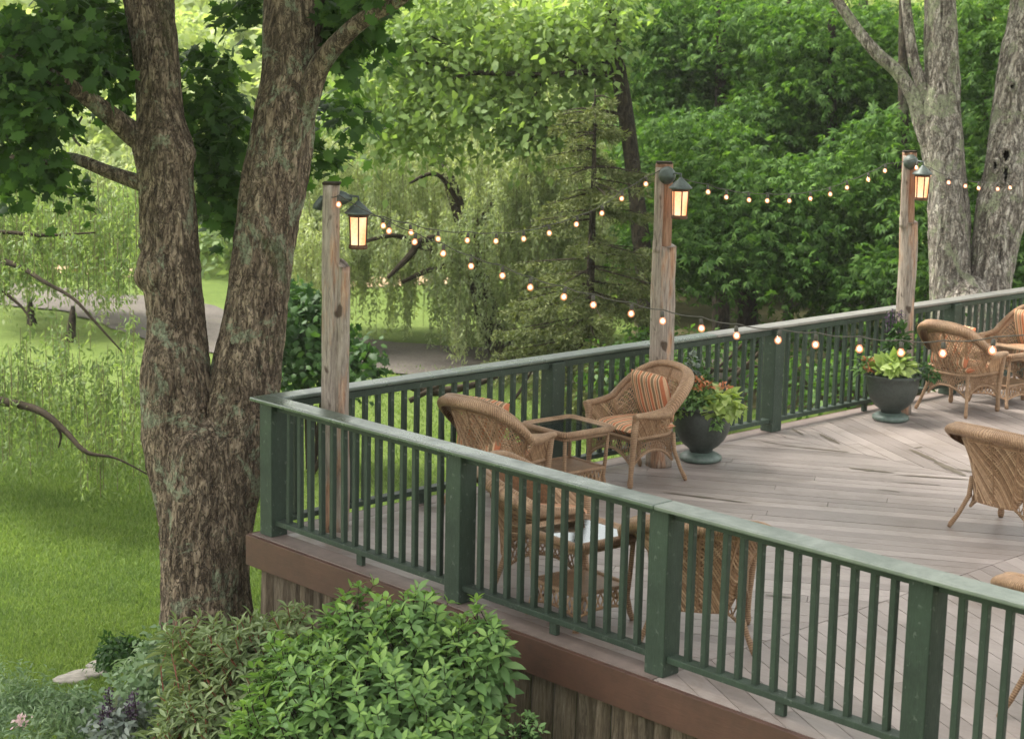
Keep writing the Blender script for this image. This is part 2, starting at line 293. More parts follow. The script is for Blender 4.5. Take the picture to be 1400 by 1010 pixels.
class MB:
    def __init__(s): s.v = []; s.f = []; s.uv = []; s.n = 0
    def add(s, V, F, UV=None):
        V = np.asarray(V, float); s.v.append(V); s.uv.append(np.zeros((len(V), 2)) if UV is None else np.asarray(UV, float))
        for f in F: s.f.append([i+s.n for i in f])
        s.n += len(V); return s
    def box(s, c, d, rz=0, b=0):
        x, y, z = [q/2 for q in d]; V = []; c = np.array(c, float)
        if b:
            V = []
            for sz in (-1, 1):
                for (ax, ay) in ((x-b, y), (x, y-b), (x, -y+b), (x-b, -y), (-x+b, -y), (-x, -y+b), (-x, y-b), (-x+b, y)): V.append((ax, ay, sz*z))
            F = [list(range(8)), list(range(15, 7, -1))]+[[i, i+8, (i+1) % 8+8, (i+1) % 8] for i in range(8)]
        else:
            V = [(i, j, k) for i in (-x, x) for j in (-y, y) for k in (-z, z)]
            F = [(0, 1, 3, 2), (4, 6, 7, 5), (0, 4, 5, 1), (2, 3, 7, 6), (0, 2, 6, 4), (1, 5, 7, 3)]
        V = np.array(V); R = np.array([[math.cos(rz), -math.sin(rz), 0], [math.sin(rz), math.cos(rz), 0], [0, 0, 1]])
        return s.add(V@R.T+c, F)
    def tube(s, P, R, k=8, cap=True, flat=1., nrm=None, jit=None):
        P = np.asarray(P, float); n = len(P); R = np.full(n, R, float) if np.isscalar(R) else np.asarray(R, float)
        T = np.gradient(P, axis=0); T /= np.linalg.norm(T, axis=1)[:, None]+1e-9
        up = np.array([0, 0, 1.]) if nrm is None else np.array(nrm, float)
        if nrm is None and abs(T[0]@up) > .9: up = np.array([1., 0, 0])
        L = np.concatenate([[0], np.cumsum(np.linalg.norm(np.diff(P, axis=0), axis=1))]); V = []; UV = []
        a = np.arange(k)/k*2*math.pi
        for i in range(n):
            X = np.cross(up, T[i]); X /= np.linalg.norm(X)+1e-9; Y = np.cross(T[i], X)
            if nrm is None: up = Y
            r = R[i] if jit is None else R[i]*jit(i, a)
            V.append(P[i]+np.outer(np.cos(a)*r, X)+np.outer(np.sin(a)*r*flat, Y)); UV += [(L[i], q/6.28) for q in a]
        F = [[i*k+j, i*k+(j+1) % k, (i+1)*k+(j+1) % k, (i+1)*k+j] for i in range(n-1) for j in range(k)]
        if cap: F += [list(range(k-1, -1, -1)), [(n-1)*k+j for j in range(k)]]
        return s.add(np.concatenate(V), F, UV)
    def lathe(s, prof, k=32, c=(0, 0, 0), wob=None):
        V = []; n = len(prof)
        for r, z in prof:
            for j in range(k): a = j/k*2*math.pi; V.append((c[0]+r*math.cos(a), c[1]+r*math.sin(a), c[2]+z))
        F = [[i*k+j, i*k+(j+1) % k, (i+1)*k+(j+1) % k, (i+1)*k+j] for i in range(n-1) for j in range(k)]
        F += [list(range(k-1, -1, -1)), [(n-1)*k+j for j in range(k)]]
        return s.add(V, F, [(q[0], q[2]) for q in V])
    def grid(s, fn, nu, nv, closed=False):
        V = []; UV = []
        for i in range(nu+1):
            for j in range(nv+1): p, uv = fn(i/nu, j/nv); V.append(p); UV.append(uv)
        F = [[i*(nv+1)+j, (i+1)*(nv+1)+j, (i+1)*(nv+1)+j+1, i*(nv+1)+j+1] for i in range(nu) for j in range(nv)]
        return s.add(V, F, UV)
    def build(s, name, mat, parent=None, smooth=False, bevel=0, loc=None):
        me = bpy.data.meshes.new(name); V = np.concatenate(s.v); UV = np.concatenate(s.uv)
        me.from_pydata(V.tolist(), [], s.f); u = me.uv_layers.new(name='UVMap')
        lv = np.zeros(len(me.loops), dtype=np.int32); me.loops.foreach_get('vertex_index', lv); u.data.foreach_set('uv', UV[lv].astype(np.float32).ravel())
        if smooth: me.polygons.foreach_set('use_smooth', np.ones(len(me.polygons), dtype=bool))
        me.materials.append(mat); me.update(); o = bpy.data.objects.new(name, me); link(o)
        if parent: o.parent = parent
        if loc is not None: o.location = loc
        if bevel: bm = o.modifiers.new('bevel', 'BEVEL'); bm.width = bevel; bm.segments = 2; bm.limit_method = 'ANGLE'
        return o
def kids(o, allo=[None]): return [c for c in bpy.data.objects if c.parent == o]
def copy_tree(o, loc=None, rz=None, parent=None):
    cmap = {}
    for c in bpy.data.objects:
        if c.parent: cmap.setdefault(c.parent.name, []).append(c)
    def rec(q, par):
        c = q.copy(); link(c)
        if par: c.parent = par
        for ch in cmap.get(q.name, []): rec(ch, c)
        return c
    r = rec(o, parent)
    if loc is not None: r.location = loc
    if rz is not None: r.rotation_euler = (0, 0, rz)
    return r
def unit(a): return a/(np.linalg.norm(a, axis=-1, keepdims=True)+1e-9)

# leaf templates: (verts along x length 1, width y, normal z), faces
T_DIA = (np.array([[0, 0, 0], [.45, .3, .06], [1, 0, -.12], [.45, -.3, .06]]), [[0, 1, 2, 3]])
T_NAR = (np.array([[0, 0, 0], [.4, .11, .03], [1, 0, -.2], [.4, -.11, .03]]), [[0, 1, 2, 3]])
T_NED = (np.array([[0, .03, 0], [1, .015, 0], [1, -.015, 0], [0, -.03, 0]]), [[0, 1, 2, 3]])
T_OVAL = (np.array([[0, 0, 0], [.22, .15, .05], [.5, .21, .05], [.78, .13, -.02], [1, 0, -.14], [.78, -.13, -.02], [.5, -.21, .05], [.22, -.15, .05], [.3, 0, 0], [.65, 0, -.02]]),
          [[0, 8, 1], [1, 8, 9, 2], [2, 9, 4, 3], [0, 7, 8], [7, 6, 9, 8], [6, 5, 4, 9]])
T_LANC = (T_OVAL[0]*np.array([1, .62, 1.3]), T_OVAL[1])
_mp = [(0, .0), (.08, .22), (.0, .42), (.25, .38), (.42, .62), (.52, .36), (.66, .34), (.62, .14), (1, 0)]
_mv = [(x, y, -.06*abs(y)-.08*x*x) for x, y in _mp]+[(x, -y, -.06*abs(y)-.08*x*x) for x, y in _mp[-2:0:-1]]+[(.35, 0, .05)]
T_MAP = (np.array(_mv), [[i, (i+1) % 16, 16] for i in range(16)])
_w = []; _wf = []
for _k, _a in enumerate((-1.35, -.62, 0, .62, 1.35)):
    _l = 1-.22*abs(_a); _c, _s = math.cos(_a), math.sin(_a)
    for _x, _y, _z in ((.04, 0, 0), (.5*_l, .13, -.06), (_l, 0, -.42*_l), (.5*_l, -.13, -.06)): _w.append((_x*_c-_y*_s, _x*_s+_y*_c, _z))
    _wf.append([_k*4+j for j in range(4)])
T_WH = (np.array(_w), _wf)
T_HEART = (np.array([[0, 0, 0], [-.1, .25, .04], [.15, .42, .03], [.5, .33, 0], [1, 0, -.2], [.5, -.33, 0], [.15, -.42, .03], [-.1, -.25, .04]]), [[0, 1, 2, 3, 4], [0, 4, 5, 6, 7]])
T_BLADE = (np.array([[0, .05, 0], [.55, .03, .08], [1, 0, .3], [.55, -.03, .08], [0, -.05, 0]]), [[0, 4, 3, 1], [1, 3, 2]])
def leaves(name, P, D, N, S, tmpl, mat, parent=None):
    P = np.asarray(P, float); D = unit(np.asarray(D, float)); N = np.asarray(N, float); B = unit(np.cross(N, D)); N = np.cross(D, B)
    tv, tf = tmpl; S = np.broadcast_to(np.asarray(S, float), (len(P),))[:, None, None]
    V = P[:, None, :]+S*(tv[None, :, 0:1]*D[:, None, :]+tv[None, :, 1:2]*B[:, None, :]+tv[None, :, 2:3]*N[:, None, :])
    k = len(tv); off = (np.arange(len(P))*k)[:, None]; by = {}
    for f in tf: by.setdefault(len(f), []).append(f)
    F = [(off[:, :, None]+np.array(fs)[None]).reshape(-1, n) for n, fs in by.items()]
    return np_mesh(name, V.reshape(-1, 3), F, mat, parent)
def rnd(n): return rng.normal(size=(n, 3))
def crown_pts(blobs, nl, spr=.45, droop=.35, flat=.22, upb=.5, shell=.35):
    """blobs: (centre, (rx along view right, ry along view, rz), n sprays)"""
    Ps, Ds, Ns = [], [], []
    for c, (rx, ry, rz), ns in blobs:
        u = unit(rnd(ns)); u[:, 2] = np.where(rng.random(ns) < .35, np.abs(u[:, 2]), u[:, 2])
        rr = (shell+(1-shell)*rng.random(ns))**.5*(.86+.28*rng.random(ns))
        off = u[:, 0:1]*RH*rx+u[:, 1:2]*FH*ry+u[:, 2:3]*UP*rz
        q = np.asarray(c)+off*rr[:, None]
        n = unit(unit(off)*(1-upb)+UP*upb*1.4+.25*rnd(ns)); t1 = unit(np.cross(n, rnd(ns))); t2 = np.cross(n, t1)
        m = int(nl); a = rng.random((ns, m))*6.283; r = np.sqrt(rng.random((ns, m)))*spr*(.6+.8*rng.random((ns, 1)))
        tang = t1[:, None]*np.cos(a)[..., None]+t2[:, None]*np.sin(a)[..., None]
        P = q[:, None]+tang*r[..., None]+n[:, None]*(rng.normal(size=(ns, m, 1))*flat*spr)-UP*(droop*r**2/spr)[..., None]
        D = tang+.7*rng.normal(size=(ns, m, 3))-UP*droop*1.2; Nn = n[:, None]+.45*rng.normal(size=(ns, m, 3))
        Ps.append(P.reshape(-1, 3)); Ds.append(D.reshape(-1, 3)); Ns.append(Nn.reshape(-1, 3))
    return np.concatenate(Ps), np.concatenate(Ds), np.concatenate(Ns)
def strands(tops, lens, nl, sway=.25, step=.07):
    """hanging shoots of narrow leaves"""
    Ps, Ds = [], []
    for t0, L in zip(tops, lens):
        n = max(4, int(L/step)*nl); s = rng.random(n)*L; k = rng.normal(size=2)*sway
        wob = np.sin(s*3+rng.random()*6)*.05
        x = k[0]*(s/L)**.6*L*.4+wob; y = k[1]*(s/L)**.6*L*.4-wob
        P = np.stack([t0[0]+x, t0[1]+y, t0[2]-s+.10*L*(1-((s/L)*2-.6)**2)], 1)+.035*rng.normal(size=(n, 3)); Ps.append(P); Ds.append(.55*rng.normal(size=(n, 3))-np.array([0, 0, .9]))
    P = np.concatenate(Ps); D = np.concatenate(Ds); return P, D, rnd(len(P))
def smoothpath(pts, n):
    pts = np.asarray(pts, float); k = len(pts); out = []
    t = np.linspace(0, k-1, n)
    for q in t:
        i = min(int(q), k-2); f = q-i; p0 = pts[max(i-1, 0)]; p1 = pts[i]; p2 = pts[i+1]; p3 = pts[min(i+2, k-1)]
        out.append(.5*((2*p1)+(-p0+p2)*f+(2*p0-5*p1+4*p2-p3)*f*f+(-p0+3*p1-3*p2+p3)*f**3))
    return np.array(out)
def trunk(mb, pts, n=24, k=10, rough=.06, seed=0, fine=0, cap=True):
    """pts: (x, y, z, radius)"""
    q = smoothpath(pts, n); P = q[:, :3]; R = np.maximum(q[:, 3], .002)
    def jit(i, a):
        if rough == 0: return np.ones(len(a))
        z = P[i][2]; o = []
        for t in a:
            v = Vector((math.cos(t)*1.3+seed, math.sin(t)*1.3, z*1.1)); s = 1+rough*noise.noise(v)*2
            if fine:
                wz = .5*noise.noise(Vector((math.cos(t)*2, math.sin(t)*2+seed, z*2.2)))
                s += fine*1.1*(.35-abs(noise.noise(Vector((math.cos(t+wz)*8+seed, math.sin(t+wz)*8, z*1.1)))))+fine*.8*noise.noise(Vector((math.cos(t)*15, math.sin(t)*15+seed, z*6)))
            o.append(s)
        return np.array(o)
    mb.tube(P, R, k, cap, jit=jit); return P
def WP(px, py, d, wpx): p = W(px, py, d); return (*p, wpx/2/PM(d))

# ------------------------------------------------------------------ ground
def gz(x, y):
    d = -.724*(x-CAM[0])+.69*(y-CAM[1]); s = max(0., (d-41)/60)
    e = max(0., (d-110)/200)
    return -1.6+9.5*min(s, 1.)**1.3+4*min(e, 1)+(.10*noise.noise(Vector((x*.12, y*.12, 0)))*min(1, max(0, (d-15)/8)))
V = []; rad = [0]+list(1.0*1.058**np.arange(0, 108)); NA = 200
for i, r in enumerate(rad):
    for j in range(NA):
        a = j/NA*2*math.pi; x = CAM[0]+r*math.cos(a); y = CAM[1]+r*math.sin(a); V.append((x, y, gz(x, y)))
F = [[i*NA+j, (i+1)*NA+j, (i+1)*NA+(j+1) % NA, i*NA+(j+1) % NA] for i in range(len(rad)-1) for j in range(NA)]
g = np_mesh('lawn', V, np.array(F), M['ground'], smooth=True); tag(g, kind='structure')
def strip(name, pts, wd, mat, dz, n=60, nw=6):
    p = smoothpath([(*q, 0) for q in pts], n)[:, :2]; t = np.gradient(p, axis=0); t /= np.linalg.norm(t, axis=1)[:, None]; nn = np.stack([-t[:, 1], t[:, 0]], 1)
    V = []
    for i in range(n):
        for j in range(nw+1):
            e = .25*noise.noise(Vector((p[i][0]*.9, p[i][1]*.9, j//nw*5.))) if j in (0, nw) else 0
            ww = wd*(1 if np.isscalar(wd) else 1); q = p[i]+nn[i]*((j/nw-.5)*ww+e); V.append((*q, gz(*q)+dz))
    F = [[i*(nw+1)+j, i*(nw+1)+j+1, (i+1)*(nw+1)+j+1, (i+1)*(nw+1)+j] for i in range(n-1) for j in range(nw)]
    return tag(np_mesh(name, V, np.array(F), mat, smooth=True), kind='structure')
def G(px, py, z=-1.6):
    d = CF+CR*(px-700)/F0+CU*(505-py)/F0; t = (z-CAM[2])/d[2]; return (CAM+d*t)[:2]
strip('gravel_drive', [G(-200, 385), G(60, 408), G(190, 424), G(300, 458), G(420, 478), G(560, 490), G(668, 496), G(760, 505), G(900, 500), G(1010, 500)], 2.7, M['road'], .03)
strip('sandy_path', [G(60, 362), G(120, 368), G(200, 374)], 1.5, M['tan'], .03)
strip('sandy_path', [G(450, 388), G(530, 384), G(620, 382)], 1.5, M['tan'], .03)
fl = []
for (px, py) in [(820, 455), (1500, 455), (1500, 700), (900, 700), (850, 560)]: fl.append(G(px, py))
# forest floor sheet on the right beyond the deck
V = []; A, B = np.array(fl[0]), np.array(fl[1])
for i in range(31):
    for j in range(31):
        px = 860+i*30; py = 380+j*6.+(0 if 3 < i < 99 else 10*noise.noise(Vector((j*.4, 0, 0)))); q = G(px+18*noise.noise(Vector((j*.3, i*.1, 0))), py); V.append((*q, gz(*q)+.02))
F = [[i*31+j, i*31+j+1, (i+1)*31+j+1, (i+1)*31+j] for i in range(30) for j in range(30)]
tag(np_mesh('forest_floor', V, np.array(F), M['ffloor'], smooth=True), kind='structure')

# ------------------------------------------------------------------ deck
deck = empty('deck', (0, 0, 0), label='grey board deck with brown fascia and rough slab wood skirt', cat='deck')
DX, DY, SX, SY, BW = 9.4, 14.5, 3.86, 5.66, .14
def clip(poly, a, b, c):     # keep a*x+b*y<=c
    out = []
    for i in range(len(poly)):
        p, q = poly[i], poly[(i+1) % len(poly)]; dp, dq = a*p[0]+b*p[1]-c, a*q[0]+b*q[1]-c
        if dp <= 0: out.append(p)
        if dp*dq < 0: t = dp/(dp-dq); out.append((p[0]+t*(q[0]-p[0]), p[1]+t*(q[1]-p[1])))
    return out
def boards(mb, x0, x1, y0, y1, ang, z=0, gap=.0055):
    a = math.radians(ang); nx, ny = -math.sin(a), math.cos(a); tx, ty = math.cos(a), math.sin(a)
    cs = [nx*x+ny*y for x in (x0, x1) for y in (y0, y1)]; ts = [tx*x+ty*y for x in (x0, x1) for y in (y0, y1)]
    k = math.floor(min(cs)/BW)
    while k*BW < max(cs):
        t = min(ts)-random.random()*3
        while t < max(ts):
            L = 3.6+random.random()*1.2
            lo, hi = k*BW+gap/2, (k+1)*BW-gap/2
            po = [(x0, y0), (x1, y0), (x1, y1), (x0, y1)]
            for (A, B, Cc) in ((nx, ny, hi), (-nx, -ny, -lo), (tx, ty, t+L-.004), (-tx, -ty, -t)):
                po = clip(po, A, B, Cc)
                if len(po) < 3: break
            if len(po) >= 3:
                n = len(po); dz = random.uniform(-.0012, .0012)
                V = [(p[0], p[1], z+dz) for p in po]+[(p[0], p[1], z-.03) for p in po]
                mb.add(V, [list(range(n))]+[[i, i+n, (i+1) % n+n, (i+1) % n] for i in range(n)])
            t += L
        k += 1
mb = MB(); e = .004
boards(mb, .165, SX-e, .165, SY-e, 33); boards(mb, SX+e, DX, -.012, DY, 152); boards(mb, .165, SX-e, SY+e, DY, 152)
mb.build('decking', M['deck'], deck)
mb = MB(); y = 0
def edgeb(mb, p0, p1, q1, q0): mb.add([(*p0, .001), (*p1, .001), (*q1, .001), (*q0, .001), (*p0, -.03), (*p1, -.03), (*q1, -.03), (*q0, -.03)], [(0, 1, 2, 3), (4, 7, 6, 5), (0, 4, 5, 1), (1, 5, 6, 2), (2, 6, 7, 3), (3, 7, 4, 0)])
for a, b in ((-.012, 2.2), (2.204, 3.856)): edgeb(mb, (a, -.012), (b, -.012), (b, .16), (a, .16))
for a, b in ((.164, 3.4), (3.404, 7.6), (7.604, DY)): edgeb(mb, (-.012, a), (.16, a), (.16, b), (-.012, b))
mb.build('edge_board', M['ledge'], deck)
MB().box((DX/2, DY/2, -.06), (DX-.2, DY-.2, .05)).build('gap_shade_slab', M['dark'], deck)  # solid near-black slab, paints the shade seen through the board gaps
mb = MB(); mb.box((DX/2-.02, -.032, -.115), (DX+.03, .036, .222)).box((-.032, DY/2-.013, -.115), (.036, DY, .222)); mb.build('fascia', M['fascia'], deck, bevel=.003)
mb = MB()
for side in (0, 1):
    x = .03
    while x < (DX if side == 0 else DY):
        wd = random.uniform(.09, .21); th = random.uniform(.02, .05); n = 7; V = []; dy = random.uniform(0, .02)
        for i in range(n+1):
            z = -.245-(1.55*i/n); wob = [.012*noise.noise(Vector((x*3+s*9, z*4, 1))) for s in (0, 1)]; jd = .02*noise.noise(Vector((x*5, z*5, 3)))
            xs = [x+wob[0], x+wd*.3, x+wd*.7, x+wd+wob[1]-.005]; ys = [.05, .05-th+jd-dy, .05-th*.9+jd-dy, .05]
            for a, b in zip(xs, ys): V.append((a, b, z) if side == 0 else (b, a, z))
        F = [[i*4+j, i*4+j+1, (i+1)*4+j+1, (i+1)*4+j] for i in range(n) for j in range(3)]; mb.add(V, F); x += wd
mb.build('skirt', M['skirt'], deck)
def stain(p, q, wd):
    A = np.array(G(*p, z=0.)); B = np.array(G(*q, z=0.)); t = (B-A); L = np.linalg.norm(t); t /= L; n_ = np.array([-t[1], t[0]]); V = []; n = 28
    for i in range(n+1):
        s = i/n; ww = wd*1.35*(math.sin(math.pi*min(1, s*1.05))**.45 if 0 < s < .95 else 0.02)*(.7+.6*noise.noise(Vector((s*6+p[0], 3, 0))))
        c = A+t*L*s; V += [(*(c+n_*ww/2), .0045), (*(c-n_*ww*.5), .0045)]
    return V, [[2*i, 2*i+1, 2*i+3, 2*i+2] for i in range(n)]
for a in [((1161, 640), (1225, 647), .06), ((1224, 649), (1330, 656), .035), ((1243, 614), (1283, 632), .06), ((1278, 631), (1322, 652), .085), ((1305, 641), (1335, 646), .04), ((1068, 609), (1166, 619), .035), ((1120, 593), (1150, 608), .05),
          ((905, 673), (1035, 689), .03), ((1038, 603), (1068, 608), .02), ((1082, 586), (1100, 596), .03), ((1228, 659), (1290, 664), .02), ((1200, 669), (1232, 673), .02), ((1046, 813), (1084, 817), .03), ((1250, 613), (1262, 611), .02)]:
    MB().add(*stain(*a)).build('wet_stain', M['stain'], deck)

# ------------------------------------------------------------------ railings
H = 1.0; INS = .03; PW = .14
def railing(axis, posts, caps, label, baldx, end, skip_first):
    root = empty('railing', (0, 0, 0), label=label, cat='railing', group='railings around the deck')
    X = (lambda s, o, z: (s, o, z)) if axis == 0 else (lambda s, o, z: (o, s, z))
    D = (lambda a, b, c: (a, b, c)) if axis == 0 else (lambda a, b, c: (b, a, c))
    for a, b, mt in caps:
        MB().box(X((a+b)/2, .062, H-.015), D(b-a, .168, .029)).build('top_rail', M[mt], root, bevel=.008)
    pm = None; bm = None; brm = {}
    for s in posts:
        if s == 0 and skip_first: continue
        if pm is None:
            pm = MB().box((0, 0, (H-.038)/2+.001), (PW, PW, H-.04)).build('post', M['green'], root, bevel=.006); o = pm
        else: o = pm.copy(); link(o)
        o.location = Vector(X(s+INS+PW/2, INS+PW/2, 0)); o.parent = root
    for i, s in enumerate(posts):
        a = s+INS+PW+.001; b = (posts[i+1] if i+1 < len(posts) else end)+INS-.001
        if i+1 >= len(posts) and b-a < .5: break
        c = INS+PW/2; L = b-a
        MB().box(X((a+b)/2, c, H-.062), D(L, .05, .05)).build('under_rail', M['green'], root, bevel=.003)
        MB().box(X((a+b)/2, c, .105), D(L, .085, .038)).build('bottom_rail', M['green'], root, bevel=.004)
        MB().box(X((a+b)/2, c, .044), D(.06, .035, .082)).build('rail_block', M['green'], root, bevel=.004)
        n = int(round(L/baldx)); st = L/n
        for k in range(1, n+0):
            if bm is None: bm = MB().box((0, 0, 0), (.037, .037, H-.087-.124), 0, .004).build('baluster', M['green'], root); o = bm
            else: o = bm.copy(); link(o)
            o.location = Vector(X(a+k*st, c, (H-.087+.124)/2)); o.parent = root
            o.rotation_euler = (random.uniform(-.006, .006), random.uniform(-.006, .006), random.uniform(-.04, .04))
    return root
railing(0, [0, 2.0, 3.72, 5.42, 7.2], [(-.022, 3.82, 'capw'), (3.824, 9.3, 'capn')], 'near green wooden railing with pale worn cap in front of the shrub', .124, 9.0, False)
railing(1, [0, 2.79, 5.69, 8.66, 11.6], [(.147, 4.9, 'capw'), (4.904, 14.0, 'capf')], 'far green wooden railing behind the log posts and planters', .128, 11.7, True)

# ------------------------------------------------------------------ log posts with lanterns
def log_post(loc, h, wl, wu, notch, tilt, style, seed, label):
    root = empty('log_post', loc, label=label, cat='post', group='log posts carrying lanterns'); root.rotation_euler = (tilt[0], tilt[1], 0)
    def ring(mb, z0, z1, w0, w1, off0, off1, n, sq, k=20, topslope=0, flats=()):
        V = []
        for i in range(n+1):
            s = i/n; z = z0+(z1-z0)*s; ww = w0+(w1-w0)*s; ox = off0[0]+(off1[0]-off0[0])*s; oy = off0[1]+(off1[1]-off0[1])*s
            for j in range(k):
                a = j/k*2*math.pi+.785; r = ww/2/((abs(math.cos(a))**sq+abs(math.sin(a))**sq)**(1/sq))
                r *= 1+.20*noise.noise(Vector((math.cos(a)*1.2+seed, math.sin(a)*1.2, z*1.5)))+.09*noise.noise(Vector((math.cos(a)*5+seed, math.sin(a)*5, z*5)))
                zz = z+(topslope*(math.cos(a)*.5+.5) if i == n else 0); V.append((ox+r*math.cos(a), oy+r*math.sin(a), zz))
        mb.add(V, [[i*k+j, i*k+(j+1) % k, (i+1)*k+(j+1) % k, (i+1)*k+j] for i in range(n) for j in range(k)]+[list(range(k-1, -1, -1)), [n*k+j for j in range(k)]])
    m1 = MB(); d = np.array([.69, .72])    # screen-right direction in plan
    if style == 0:
        o1 = -d*.042; ring(m1, 0, h, .125, .108, o1, o1*.9, 44, 2.5); m1.build('shaft', M['post'], root, smooth=True)
        m2 = MB(); ring(m2, 0, notch, .105, .09, d*.042, d*.045, 36, 2.5, topslope=-.07); m2.build('side_log', M['post'], root, smooth=True)
        topc = o1*.8
    else:
        ring(m1, 0, notch, wl, wl*.93, (0, 0), (0, 0), 36, 2.7, topslope=-.07); m1.build('shaft', M['post'], root, smooth=True)
        m2 = MB(); o = -d*.018; ring(m2, notch-.1, h, wu, wu, o, o, 24, 4); m2.build('notched_top', M['cut'], root, smooth=True)
        m3 = MB(); o3 = -d*(.018+wu*.30)-np.array([-.035, .03]); ring(m3, notch-.1, h-.03, .08, .07, o3, o3, 20, 3); m3.build('side_strip', M['post'], root, smooth=True)
        topc = o
    MB().box((topc[0], topc[1], h+.008), (wu*1.02, wu*1.02, .018), .8).build('post_cap', M['limb'], root, bevel=.004)
    return root
log_post((.3, .5, 0), 2.50, .16, .12, 1.98, (.0, -.0), 0, 1, 'twin log light post standing inside the railing corner')
log_post((.40, 3.88, 0), 2.56, .20, .125, 1.93, (.006, -.006), 1, 5, 'middle log light post behind the chair with striped cushions')
log_post((.40, 7.49, 0), 2.57, .175, .12, 1.95, (.018, -.018), 1, 9, 'farthest log light post beside the right hand planter')
def lantern(top, mount, ang, label, ps=1.):
    """mount = point on the post face, arm runs to above 'top'"""
    root = empty('lantern', (top[0], top[1], top[2]-.335), label=label, cat='lantern', group='lit lanterns on the log posts')
    L = lambda p: np.array(p)-np.array([top[0], top[1], top[2]-.335]); m0 = L(mount)
    d = np.array([math.cos(ang), math.sin(ang), 0])
    # back plate cone
    mb = MB(); P = [m0-d*.035, m0-d*.005, m0+d*.03, m0+d*.06, m0+d*.075]; mb.tube(P, [.07*ps, .075*ps, .06*ps, .03*ps, .012], 20); mb.build('back_plate', M['iron'], root, smooth=True)
    t = np.array([0, 0, .335]); mb = MB(); mb.tube([m0+d*.06, m0*.5+(t+np.array([0, 0, .03]))*.5+np.array([0, 0, .012]), t+np.array([0, 0, .03]), t+np.array([0, 0, .0])], .0085, 8); mb.build('arm', M['iron'], root, smooth=True)
    mb = MB(); mb.lathe([(.094, .245), (.098, .252), (.088, .262), (.05, .30), (.02, .325), (.012, .335), (.002, .34)], 24); mb.build('cap', M['iron'], root, smooth=True)
    k = 6; mb = MB(); r0, r1 = .060, .069; mb.lathe([(r0+.004, -.0), (r0+.008, .008), (r0+.006, .028), (r0-.002, .03)], 24); mb.lathe([(r1+.003, .225), (r1+.006, .235), (r1+.004, .25)], 24)
    for j in range(k):
        a = j/k*6.283+.4; mb.tube([(r0*math.cos(a)*1.03, r0*math.sin(a)*1.03, .02), (r1*math.cos(a)*1.03, r1*math.sin(a)*1.03, .24)], .0055, 6)
    mb.build('cage', M['rust'], root)
    mb = MB(); V = []; kk = 18
    for z, r in ((.028, r0-.004), (.236, r1-.004)): V += [(r*math.cos(j/kk*6.283), r*math.sin(j/kk*6.283), z) for j in range(kk)]
    mb.add(V, [[j, (j+1) % kk, (j+1) % kk+kk, j+kk] for j in range(kk)]); mb.build('glass', M['lampg'], root, smooth=True)
    return root
lantern(W(490, 275, 12.28), W(467, 271, 12.30), math.radians(46), 'lit amber lantern hanging from the twin log post at the corner', .7)
lantern(W(931, 243, 14.28), W(913, 240, 14.40), math.radians(-15), 'lit amber lantern on the middle log post')
lantern(W(1262, 226, 16.76), W(1246, 222, 16.86), math.radians(-15), 'lit amber lantern on the farthest log post')
fl_ = empty('floodlight', W(441, 272, 12.36), label='small dark floodlight on the back of the corner log post', cat='floodlight')
MB().tube([(.04*.69, .04*.72, .01), (0, 0, 0), (-.025, -.02, -.045), (-.03, -.025, -.075)], [.014, .028, .032, .034], 14).build('housing', M['iron'], fl_, smooth=True)

# ------------------------------------------------------------------ string lights
def string_light(pts, A, Bp, label):
    root = empty('string_light', pts[0], label=label, cat='string lights', group='strings of bulbs over the deck'); o0 = np.array(pts[0])
    P = [np.array(A)]+[np.array(p)+np.array([0, 0, .062]) for p in pts]+[np.array(Bp)]; q = []
    for i in range(len(P)-1):
        for s in np.linspace(0, 1, 5)[:-1]: q.append(P[i]*(1-s)+P[i+1]*s-np.array([0, 0, .012*math.sin(math.pi*s)])-o0)
    q.append(P[-1]-o0); MB().tube(q, .0035, 5).build('cable', M['cable'], root, smooth=True)
    sk = bl = fi = None
    for p in pts:
        loc = Vector(np.array(p)-o0)
        if sk is None:
            sk = MB().lathe([(.006, .062), (.013, .056), (.0135, .024), (.011, .02)], 12).build('socket', M['cable'], root, smooth=True); s_ = sk
            bl = MB().lathe([(.008, .024), (.013, .018), (.021, .006), (.0235, -.006), (.020, -.018), (.011, -.027), (.001, -.029)], 16).build('bulb', M['bulbg'], sk, smooth=True)
            fi = MB().lathe([(.001, .012), (.011, .004), (.0135, -.006), (.010, -.015), (.001, -.019)], 10).build('filament', M['core'], None, smooth=True)
            # the glowing core is part of the bulb: join its faces into the bulb mesh
            n0 = len(bl.data.vertices); V = [v.co[:] for v in bl.data.vertices]+[v.co[:] for v in fi.data.vertices]
            Fs = [list(f.vertices) for f in bl.data.polygons]+[[i+n0 for i in f.vertices] for f in fi.data.polygons]; nb = len(bl.data.polygons)
            me = bpy.data.meshes.new('bulb'); me.from_pydata(V, [], Fs); me.materials.append(M['bulbg']); me.materials.append(M['core'])
            me.polygons.foreach_set('material_index', np.array([0]*nb+[1]*(len(Fs)-nb), dtype=np.int32)); me.polygons.foreach_set('use_smooth', np.ones(len(Fs), dtype=bool))
            bl.data = me; bpy.data.objects.remove(fi); b_ = bl
        else:
            s_ = sk.copy(); link(s_); s_.parent = root; b_ = bl.copy(); link(b_); b_.parent = s_
        s_.scale = (.88, .88, .88); s_.location = loc; s_.rotation_euler = (random.uniform(-.15, .15), random.uniform(-.15, .15), 0)
    return root
S1 = [(.365, .871, 2.201), (.368, 1.129, 2.14), (.371, 1.387, 2.078), (.374, 1.674, 2.052), (.378, 1.962, 2.03), (.381, 2.251, 2.031), (.384, 2.523, 2.061), (.388, 2.818, 2.115), (.391, 3.103, 2.189), (.394, 3.326, 2.297), (.397, 3.606, 2.405)]
